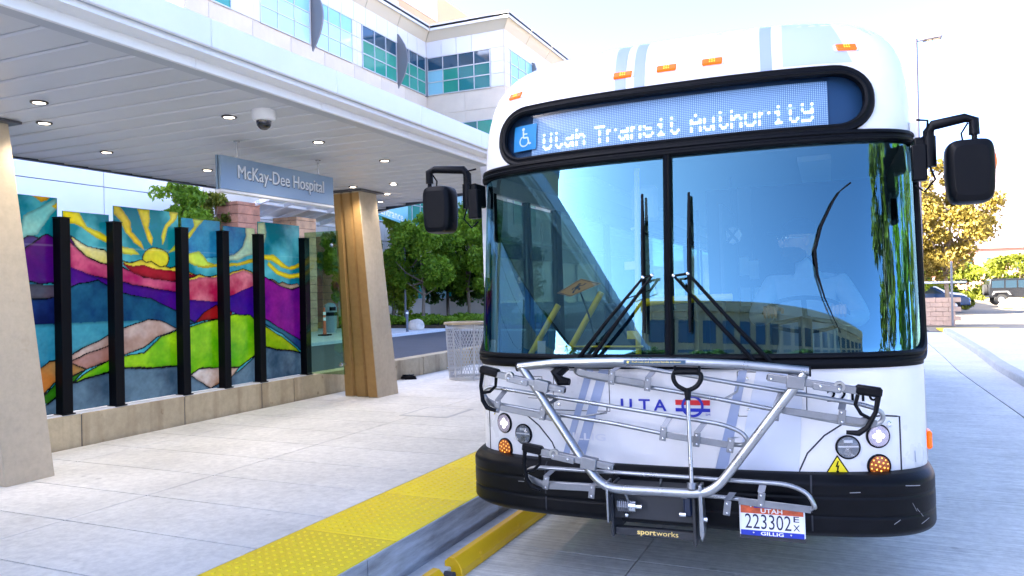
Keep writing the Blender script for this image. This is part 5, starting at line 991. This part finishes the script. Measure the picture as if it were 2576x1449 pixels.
# squeeze handle and rod
h = lambda x, z: rk(x, z, -.035)
b = B(); b.tube([h(.076, 1.352), h(.076, 1.30)], .007, 8); b.tube([h(.203, 1.352), h(.203, 1.30)], .007, 8)
loop = [h(.070, 1.305), h(.066, 1.275), h(.085, 1.24), h(.140, 1.212), h(.192, 1.238), h(.213, 1.275), h(.209, 1.305), h(.14, 1.312)]; b.tube(smooth_path(loop+[loop[0]], 4, .02)[:-1], .0125, 8, closed=True); b.tube([h(.142, 1.225), h(.143, 1.165)], [.02, .014], 10); b.tube([h(.085, 1.310), h(.195, 1.310)], .015, 10)
b.build('squeeze_handle', M_pl, rack); B().tube([h(.143, 1.175), rk(.157, .735, -.005)], .011, 10).build('pull_rod', M_al, rack); B().cyl(rk(.157, .72), rk(.157, .752), .026, 12).build('rod_collar', M_al2, rack)
def tray(top, bot, bars, br, name='wheel_tray'):
    """bent-tube wheel tray: closed loop, flat channel bars between the tubes, folded straps"""
    pts = [rk(x, z, .07) for x, z in top]+[rk(x, z, .10) for x, z in bot[::-1]]
    P = smooth_path(pts+[pts[0]], 5, .06)[:-1]; o = B().tube(P, .0115, 10, closed=True).build(name, M_al, rack)
    for (x0, z0), (x1, z1) in bars:
        a, c_ = Vector(rk(x0, z0, .06)), Vector(rk(x1, z1, .06)); l = (c_-a).length; ang = math.atan2(z1-z0, x1-x0)
        B().box((a+c_)/2, (l, .012, .034), Matrix.Rotation(-ang, 3, 'Y'), .002).build('channel_bar', M_al2, o)
    for (x0, z0), (x1, z1) in br:        # strap: front plate and a slanted web
        B().box(rk(x1, z1, .045), (.034, .008, .075), Matrix.Rotation(R(8), 3, 'Y'), .002).build('strap_plate', M_al2, o)
        a, c_ = Vector(rk(x0, z0, .075)), Vector(rk(x1, z1+.036, .047)); sd_ = Vector((.017, 0, 0)); B().add([a-sd_, a+sd_, c_+sd_, c_-sd_]+[v+Vector((0, .006, -.002)) for v in (a-sd_, a+sd_, c_+sd_, c_-sd_)], [(0, 1, 2, 3), (4, 5, 6, 7), (0, 1, 5, 4), (2, 3, 7, 6), (1, 2, 6, 5), (0, 3, 7, 4)]).build('strap_web', M_al2, o, smooth=0)
        for dz in (.022, -.022): B().ell(rk(x1, z1+dz, .038), (.006, .004, .006), 8, 5).build('rivet', M_chr, o)
    for (x0, z0), (x1, z1) in [((lerp(top[1][0], top[-2][0], .5), lerp(top[1][1], top[-2][1], .5)), (lerp(bot[1][0], bot[-2][0], .5), lerp(bot[1][1], bot[-2][1], .5)))]: B().tube([rk(x0, z0, .07), rk(x0-.012, (z0+z1)/2, .105), rk(x1, z1, .10)], .006, 6).build('cross_wire', M_al, o)
    return o
tray([(-.50, 1.325), (-.20, 1.335), (.267, 1.258), (.974, 1.149), (1.055, 1.12)], [(-.515, 1.285), (-.42, 1.262), (.257, 1.162), (.886, 1.053), (1.02, 1.04), (1.063, 1.075)], [((-.43, 1.285), (-.1, 1.235)), ((.60, 1.115), (1.03, 1.06)), ((-.49, 1.30), (-.43, 1.285))], [((-.235, 1.335), (-.285, 1.268)), ((-.055, 1.31), (-.085, 1.235)), ((.60, 1.205), (.57, 1.10)), ((.885, 1.165), (.875, 1.09))])
tray([(-1.075, 1.185), (-1.03, 1.207), (-.289, 1.111), (.30, 1.035), (.40, 1.0), (.433, .955)], [(-1.078, 1.155), (-1.037, 1.112), (-.706, 1.065), (-.287, 1.016), (.02, .966), (.40, .925)], [((-1.05, 1.135), (-.97, 1.095)), ((-.97, 1.095), (-.58, 1.03)), ((.0, .975), (.36, .93))], [((-.93, 1.19), (-.965, 1.10)), ((-.60, 1.15), (-.685, 1.065)), ((.035, 1.07), (.0, .98)), ((.215, 1.045), (.175, .957)), ((.37, .97), (.345, .935))])
tray([(-.785, 0.735), (-.74, .768), (.002, .762), (.618, .756), (.71, .72), (.74, .655)], [(-.79, .71), (-.72, .68), (-.408, .684), (.346, .666), (.62, .645), (.70, .628), (.735, .65)], [((-.78, .72), (-.66, .675)), ((-.66, .675), (-.40, .678)), ((.38, .665), (.72, .645))], [((-.61, .768), (-.65, .695)), ((.50, .758), (.49, .68)), ((-.335, .72), (-.385, .665)), ((.35, .70), (.325, .63))])
def hook(px_, z, ang, s, name='support_arm'):
    """spring-loaded wheel hook folded against the rack: square tube, roller, sleeve, rubber claw. s=1 claw at left"""
    r_ = Matrix.Rotation(R(ang), 3, 'Y'); c0 = Vector(rk(px_, z, -.01))
    T = lambda x, y, q: c0+r_ @ Vector((x*s, y, q))
    def bx(x, y, q, d_, ch=.003): return B().box(T(x, y, q), d_, r_, ch)
    o = bx(0, 0, 0, (.42, .036, .036)).build(name, M_al2, rack)
    bx(.075, -.004, -.004, (.085, .055, .062)).build('sleeve', M_al2, o); bx(-.07, -.022, -.008, (.13, .01, .032)).build('side_plate', M_al2, o); bx(.212, -.002, 0, (.004, .024, .024), .001).build('tube_mouth', M_pl, o)
    B().lathe([(.014, -.012), (.026, -.012), (.026, .012), (.014, .012), (.014, -.012)], T(-.125, -.012, .008), 18, r_ @ Matrix.Rotation(R(90), 3, 'X')).build('roller', M_al, o)
    for x in (-.125, -.04, .19): B().ell(T(x, -.03, -.004), (.007, .005, .007), 8, 5).build('rivet', M_chr, o)
    bx(-.255, 0, .006, (.12, .048, .048), .010).build('claw_head', M_pl, o)
    B().tube([T(-.30, 0, -.01), T(-.297, 0, -.09), T(-.27, .0, -.17), T(-.235, .0, -.205), T(-.18, 0, -.21)], [.013, .011, .013, .015, .010], 8).build('claw', M_pl, o)
    B().tube([T(-.21, 0, -.02), T(-.205, 0, -.07), T(-.235, .0, -.11), T(-.275, .0, -.125)], [.010, .009, .009, .009], 8).build('claw_brace', M_pl, o)
hook(-.745, 1.245, 12, 1); hook(-.46, .84, 9, 1); hook(.745, 1.255, 8.5, -1)
B().tube([rk(-.545, 1.335, .02), rk(-.60, 1.29, .02), rk(-.575, 1.25, .02), rk(-.52, 1.245, .02)], [.03, .036, .03, .02], 8).build('folded_claw', M_pl, rack)
# carrier under the rack, spring, maker's name
B().b2(-.285, .155, -.20, -.06, .52, .70, .006).build('carrier_plate', M_int, rack)
B().b2(-.285, -.27, -.24, .05, .43, .71, .004).build('carrier_cheek', M_int, rack); B().b2(.15, .168, -.25, .05, .42, .71, .004).build('carrier_cheek', M_int, rack); B().b2(-.27, .15, -.215, -.17, .435, .478, .004).build('name_bar', M_int, rack)
tx = B(); V, F = text2d('sport', .05, 'LEFT', None, 3, .0012); w1 = max(v[0] for v in V); tx.add([(-.15+x*.92, -.2175, .449+y*.78) for x, y in V], F); V, F = text2d('works', .05, 'LEFT', None, 3, 0); tx.add([(-.15+w1*.92+.003+x*.92, -.2175, .449+y*.78) for x, y in V], F); tx.build('maker_lettering', mat('maker_gold', (.85, .62, .2), .4, emit=(.9, .6, .15), estr=0), rack, smooth=0, fix=False)
sp = [(-.245+.07*t/40, -.235+.028*math.cos(t*1.05), .60+.028*math.sin(t*1.05)) for t in range(48)]; B().tube(sp, .0045, 6).build('torsion_spring', M_al2, rack); B().cyl((-.18, -.235, .60), (-.145, -.235, .60), .03, 16).build('spring_washer', M_chr, rack); B().cyl((-.15, -.235, .60), (-.115, -.235, .60), .012, 8).build('spring_bolt', M_chr, rack)
for z in (.545, .655): B().ell((-.205, -.212, z), (.014, .012, .014), 10, 6).build('spring_nut', M_chr, rack)
B().tube([(-.20, -.26, .69), (-.185, -.255, .64), (-.175, -.25, .61)], .006, 6).build('spring_leg', M_al2, rack)
for x in (-.285, .20):      # bent pivot plates hanging from the frame
    b = B(); b.prism([(x-.008, .745), (x+.008, .745), (x+.014, .50), (x+.004, .46), (x-.008, .50)] if x > 0 else [(x-.008, .735), (x+.004, .735), (x+.006, .52), (x-.004, .52)], -.30, -.21, 'y'); b.build('pivot_plate', M_al, rack, smooth=20, bevel=.003)
B().b2(.10, .145, -.225, -.19, .56, .665, .01).build('latch_block', mat('latch_navy', (.01, .02, .05), .4), rack)
for x, y, z in ((.10, -.23, .575), (.11, -.23, .67), (.215, -.27, .57)): B().cyl((x-.018, y, z), (x+.014, y, z), .012, 8).build('hex_bolt', M_chr, rack)
# licence plate
lpv = lambda x, z, d_=0: (.532+x, -.165-d_, .5615+z)
b = B(); b.box(lpv(0, 0), (.315, .012, .165), None, .004); lpo = b.build('licence_plate', mat('plate_frame', (.75, .76, .78), .3), bus)
B().box(lpv(0, -.088, -.01), (.315, .02, .03)).build('plate_bracket', M_int, lpo)
def pq(name, x0, x1, z0, z1, m, d_): b = B(); b.add([lpv(x0, z0, d_), lpv(x1, z0, d_), lpv(x1, z1, d_), lpv(x0, z1, d_)], [(0, 1, 2, 3)]); return b.build(name, m, lpo, smooth=0, fix=False)
pq('plate_field', -.15, .15, -.076, .076, mat('plate_white', (.78, .80, .84), .35), .0068); pq('plate_scene', -.15, .15, .030, .070, mat('plate_red', (.62, .10, .03), .4, var=.4, scale=30), .0074); pq('frame_top', -.085, .085, .060, .0805, mat('plate_blue', (.01, .03, .36), .35), .0082); pq('frame_bottom', -.152, .152, -.081, -.055, mat('plate_blue', (.01, .03, .36), .35), .0082)
def pt(name, s, x0, x1, z0, hc, m, d_, bold=0):
    V, F = text2d(s, 1, 'LEFT', None, 3, bold); a0 = min(v[0] for v in V); a1 = max(v[0] for v in V); h_ = max(v[1] for v in V); b = B(); b.add([lpv(x0+(x-a0)/(a1-a0)*(x1-x0), z0+y/h_*hc, d_) for x, y in V], F); b.build(name, m, lpo, smooth=0, fix=False)
M_pn = mat('plate_ink', (.01, .012, .05), .4)
pt('plate_number', '223302', -.130, .092, -.046, .074, M_pn, .0078); pt('plate_letter', 'E', .103, .130, .0, .028, M_pn, .0078, .01); pt('plate_letter', 'X', .101, .132, -.044, .03, M_pn, .0078, .01); pt('plate_state', 'UTAH', -.052, .052, .036, .022, M_wf, .0092, .02); pt('frame_lettering', 'AMERICANBUILT', -.066, .066, .0655, .0105, M_wf, .009, .01); pt('frame_lettering', 'GILLIG', -.055, .055, -.0765, .017, M_wf, .009, .02)
for x, z in ((-.10, .066), (.10, .066), (-.09, -.066), (.09, -.066)): B().ell(lpv(x, z, .009), (.005, .003, .005), 8, 5).build('plate_screw', M_chr, lpo)
# ------------------------------------------------------------------ inside the bus
b = B(); b.prism([(.30, .8), (.30, 1.31), (.40, 1.35), (.62, 1.33), (.70, 1.2), (.70, .8)], -.35, 1.12, 'x'); b.build('dashboard', M_int, bus, bevel=.02)
b = B(); b.prism([(.32, .7), (.32, 1.1), (.42, 1.12), (.5, 1.0), (.5, .7)], -1.12, -.35, 'x'); b.build('door_well_panel', mat('well_red', (.06, .008, .010), .5), bus)
b = B(); b.lathe([(.235, -.014), (.25, 0), (.235, .014), (.22, 0), (.235, -.014)], n=36); sw_ = b.build('steering_wheel', M_int, bus, (.70, .74, 1.56), (R(-28), 0, 0)); 
for a in (30, 150, 270): B().tube([(0, 0, -.02), (.235*math.cos(R(a)), .235*math.sin(R(a)), 0)], .016, 6).build('spoke', M_int, sw_)
B().cyl((0, 0, -.02), (0, .0, -.3), .04).build('column', M_int, sw_)
b = B(); b.box((.70, 1.30, 1.07), (.5, .48, .14), None, .04); b.box((.70, 1.52, 1.5), (.48, .14, .8), Matrix.Rotation(R(-8), 3, 'X'), .05); b.box((.70, 1.35, .8), (.3, .3, .5)); b.build('driver_seat', mat('seat_dark', (.02, .025, .04), .8), bus)
B().b2(.18, .20, 1.0, 1.9, .8, 2.3).build('driver_partition', mat('partition', (.07, .08, .09), .6), bus); B().b2(-.02, 1.25, 1.86, 1.89, .8, 2.5).build('driver_bulkhead', mat('bulkhead', (.02, .024, .03), .6), bus); B().b2(.22, .32, 1.80, 1.84, 1.6, 2.5).build('riveted_post', mat('partition', (.07, .08, .09), .6), bus)
def pole(pts, r_=.018): return B().tube(smooth_path(pts, 5, .06), r_, 10).build('grab_pole', M_yp, bus)
pole([(-.266, .45, 1.3), (-.258, .45, 1.65), (-.236, .45, 2.5)]); pole([(-.262, .45, 1.50), (-.255, .45, 1.665), (-.10, .45, 1.678), (.166, .45, 1.684), (.3, .5, 1.684)], .024); pole([(-.98, .45, 1.35), (-.777, .45, 1.668)], .02); pole([(-.73, .45, 1.35), (-.488, .45, 1.741)], .02); pole([(-.75, .34, 1.408), (-.2, .30, 1.408)], .006)
for z in (1.47, 1.90): B().box((-.29, .45, z), (.08, .03, .05)).build('pole_bracket', M_yp, bus)
fbx = B().b2(-.30, .0, .85, 1.15, .6, 1.55, .03).build('fare_box', mat('farebox', (.03, .034, .04), .4, .3), bus); B().b2(-.27, -.03, .90, 1.1, 1.55, 1.60, .01).build('fare_reader', mat('farereader', (.10, .12, .14), .3), fbx)
for x, z0, z1 in ((-1.18, 1.375, 1.46), (-.80, 1.375, 1.46)): b = B(); b.grid(lambda u, z: (x+u, S(x+u, z)+.035, z), [0, .02, .04, .055], [z0, (z0+z1)/2, z1]); b.build('windscreen_sticker', mat('sticker_grey', (.45, .5, .55), .6), bus, fix=False)
ms = mat('seat_fabric', (.03, .05, .12), .85); seatm = B().box((0, 0, .12), (.44, .42, .09), None, .03).box((0, .22, .45), (.44, .08, .66), None, .03).box((0, 0, -.1), (.1, .3, .4)).mesh('passenger_seat', ms)
for i in range(6):
    for x in (-1.0, -.54, .54, 1.0): link('passenger_seat', seatm, bus, (x, 2.9+i*.8, .85))
for s in (-1, 1): B().tube([(s*.62, 1.9, 2.25), (s*.62, 9, 2.25)], .015, 8).build('ceiling_rail', M_ss, bus); B().b2(s*.78-.1, s*.78+.1, 1.0, 11, 2.53, 2.565).build('ceiling_light_strip', mat('strip_white', (.7, .72, .75), .4), bus)
for y in (2.5, 4.0, 5.5): 
    for s in (-1, 1): B().cyl((s*.42, y, .4), (s*.42, y, 2.57), .016, 8).build('stanchion', M_ss, bus)
o = B().lathe([(0, -.012), (.055, -.010), (.062, 0), (.055, .008), (0, .012)], n=8, rot=Matrix.Rotation(R(90), 3, 'X')).build('marker_disc', mat('disc_white', (.8, .82, .85), .4), bus, (.242, 1.2, 2.10)); b = B(); f = lambda x, z: (x, -.0135, z); stroke(b, [(-.035, .045), (.035, -.045)], .018, f); stroke(b, [(.035, .045), (-.035, -.045)], .018, lambda x, z: (x, -.0142, z)); b.build('disc_cross', M_ink, o, smooth=0, fix=False); B().cyl((0, 0, .06), (0, 0, .4), .005, 6).build('disc_hanger', M_ink, o)
B().box((-.2, .5, 2.28), (.16, .10, .22), None, .02).build('ceiling_fan', mat('fan_grey', (.3, .32, .35), .5), bus); RP = [(.886, 1.49), (.852, 1.576), (.817, 1.671), (.785, 1.797), (.777, 1.924), (.811, 2.05), (.874, 2.179), (.909, 2.233), (.965, 2.278)]; B().tube([(x, S(x, z)-.012, z) for x, z in RP], [.0025, .003, .004, .0065, .008, .007, .005, .0035, .005], 8).build('lamp_reflection_rod', M_ink, bus)  # black rod on the glass imitates the reflection of a curved lamp post
for i, (x, z) in enumerate(((.12, 1.83), (.22, 1.83), (.29, 1.80), (.12, 1.63), (.22, 1.60), (.30, 1.60))): B().b2(x, x+.07, 1.75+i*.01, 1.755+i*.01, z, z+.14).build('notice', M_wf, bus)
# ------------------------------------------------------------------ the driver
dp = bpy.data.objects.new('person', None); C.objects.link(dp); dp.matrix_world = BM @ Matrix.Translation((.70, 1.18, 1.16)) @ Matrix.Scale(1.1, 4); tag(dp, 'driver in a pale blue shirt and dark cap, looking aside at the wheel', 'person')
def skin(name, verts, edges, m, parent, sub=2):
    me = bpy.data.meshes.new(name); me.from_pydata([v[:3] for v in verts], edges, []); o = bpy.data.objects.new(name, me); C.objects.link(o)
    md = o.modifiers.new('skin', 'SKIN'); sv = me.skin_vertices
    if not sv: me.attributes; 
    for i, v in enumerate(verts): me.skin_vertices[0].data[i].radius = (v[3], v[4] if len(v) > 4 else v[3])
    me.skin_vertices[0].data[0].use_root = True
    sbm = o.modifiers.new('sub', 'SUBSURF'); sbm.levels = sub; sbm.render_levels = sub
    dg = bpy.context.evaluated_depsgraph_get(); m2 = bpy.data.meshes.new_from_object(o.evaluated_get(dg)); bpy.data.objects.remove(o); bpy.data.meshes.remove(me)
    m2.materials.clear(); m2.materials.append(m); m2.shade_smooth(); return link(name, m2, parent)
M_sk = mat('skin_tone', (.52, .32, .23), .55); M_sh = mat('shirt_blue', (.33, .42, .55), .8, var=.1, scale=8); M_hr = mat('beard_brown', (.06, .035, .02), .9); M_tr = mat('trousers', (.02, .025, .05), .8)
BV = [(0, .05, .08, .17, .13), (0, .06, .25, .16, .12), (0, .04, .42, .19, .12), (0, .03, .54, .13, .09), (0, .0, .62, .055), (-.02, -.02, .70, .05),
      (-.20, .02, .53, .075), (-.28, -.14, .34, .055), (-.20, -.38, .36, .042), (-.17, -.46, .40, .036),
      (.20, .02, .53, .075), (.30, -.10, .33, .055), (.20, -.36, .34, .042), (.17, -.45, .38, .036),
      (-.11, -.10, .02, .10), (-.13, -.42, .03, .075), (-.13, -.46, -.35, .05), (.11, -.10, .02, .10), (.13, -.42, .03, .075), (.13, -.46, -.35, .05)]
try:
    skin('body', BV, [(0, 1), (1, 2), (2, 3), (3, 4), (4, 5), (2, 6), (6, 7), (7, 8), (8, 9), (2, 10), (10, 11), (11, 12), (12, 13), (0, 14), (14, 15), (15, 16), (0, 17), (17, 18), (18, 19)], M_sh, dp)
    for s in (-1, 1):
        b = B(); b.ell((s*.165, -.485, .41), (.035, .05, .025), 12, 8); hnd = b.build('hand', M_sk, dp)
        for i in range(4): B().tube([(s*(.145+i*.018), -.52, .415), (s*(.145+i*.018), -.555, .41), (s*(.145+i*.018), -.56, .375), (s*(.145+i*.018), -.535, .36)], [.010, .0095, .009, .007], 6).build('finger', M_sk, hnd)
        B().tube([(s*.13, -.49, .405), (s*.11, -.52, .40), (s*.11, -.545, .385)], [.011, .010, .008], 6).build('thumb', M_sk, hnd)
except Exception as e: print('skin failed', e)
hd = B(); hd.ell((0, 0, 0), (.078, .10, .118), 24, 18, lambda p: Vector((p.x*(1-.18*max(0, -p.z)), p.y-(.06 if p.z < -.2 and p.y < 0 else 0), p.z)))
hd.ell((0, -.102, -.015), (.014, .028, .03), 10, 8); hd.ell((-.08, .01, -.01), (.012, .022, .033), 10, 8); hd.ell((.08, .01, -.01), (.012, .022, .033), 10, 8)
HR = (0, 0, R(-62)); hdo = hd.build('head', M_sk, dp, (-.03, -.04, .80), HR)
B().ell((0, -.035, -.075), (.072, .078, .06), 18, 12, lambda p: p*(1+.06*noise.noise(p*6))).build('beard', M_hr, hdo)
b = B(); b.ell((0, .005, .045), (.084, .106, .085), 22, 12, lambda p: Vector((p.x, p.y, max(p.z, -.15)))); b.build('cap', mat('cap_navy', (.012, .02, .045), .8), hdo); B().ell((0, -.125, .045), (.07, .07, .009), 20, 8).build('cap_brim', mat('cap_navy', (.012, .02, .045), .8), hdo)
b = B()
for s in (-1, 1): b.tube([(s*.035+.024*math.cos(2*math.pi*i/14), -.106, .012+.018*math.sin(2*math.pi*i/14)) for i in range(14)], .003, 5, closed=True); b.tube([(s*.06, -.10, .015), (s*.082, .01, .01)], .003, 5)
b.tube([(-.012, -.108, .014), (.012, -.108, .014)], .003, 5); b.build('glasses', M_chr, hdo)
for s in (-1, 1): B().ell((s*.032, -.086, .012), (.012, .008, .007), 10, 6).build('eye', M_wf, hdo)
B().ell((0, -.098, -.06), (.024, .006, .006), 10, 6).build('mouth', mat('lips', (.4, .16, .14), .5), hdo)
# pedestrian sign showing in the windscreen, built as a board inside it
cs = thing('pedestrian_sign', 'orange pedestrian warning sign showing tilted in the left windscreen', 'sign'); cs.matrix_world = BM @ Matrix.Translation((-.62, .40, 1.775))
PC = [(-.147, -.03), (-.058, -.055), (.145, .021), (.015, .056)]
B().prism(PC, 0, .006, 'y').build('board', mat('sign_orange', (.85, .34, .02), .5), cs); b = B()
def pf(u, v): return (lerp(lerp(PC[0][0], PC[1][0], u), lerp(PC[3][0], PC[2][0], u), v), -.0015, lerp(lerp(PC[0][1], PC[1][1], u), lerp(PC[3][1], PC[2][1], u), v))
stroke(b, [(.06, .04), (.94, .04), (.94, .96), (.06, .96), (.06, .04)], .03, pf); disc(b, (.30, .72), .055, pf); stroke(b, [(.36, .66), (.52, .45)], .13, pf); stroke(b, [(.52, .45), (.62, .52), (.74, .42)], .06, pf); stroke(b, [(.52, .45), (.62, .30), (.78, .20)], .06, pf); stroke(b, [(.40, .62), (.52, .72), (.48, .84)], .05, pf); stroke(b, [(.40, .62), (.36, .44), (.46, .34)], .05, pf); b.build('pedestrian_symbol', M_ink, cs, smooth=0, fix=False)
B().tube([(0, .004, 0), (.06, .02, -.2), (.10, .03, -.38)], .006, 6).build('prop', M_ink, cs)
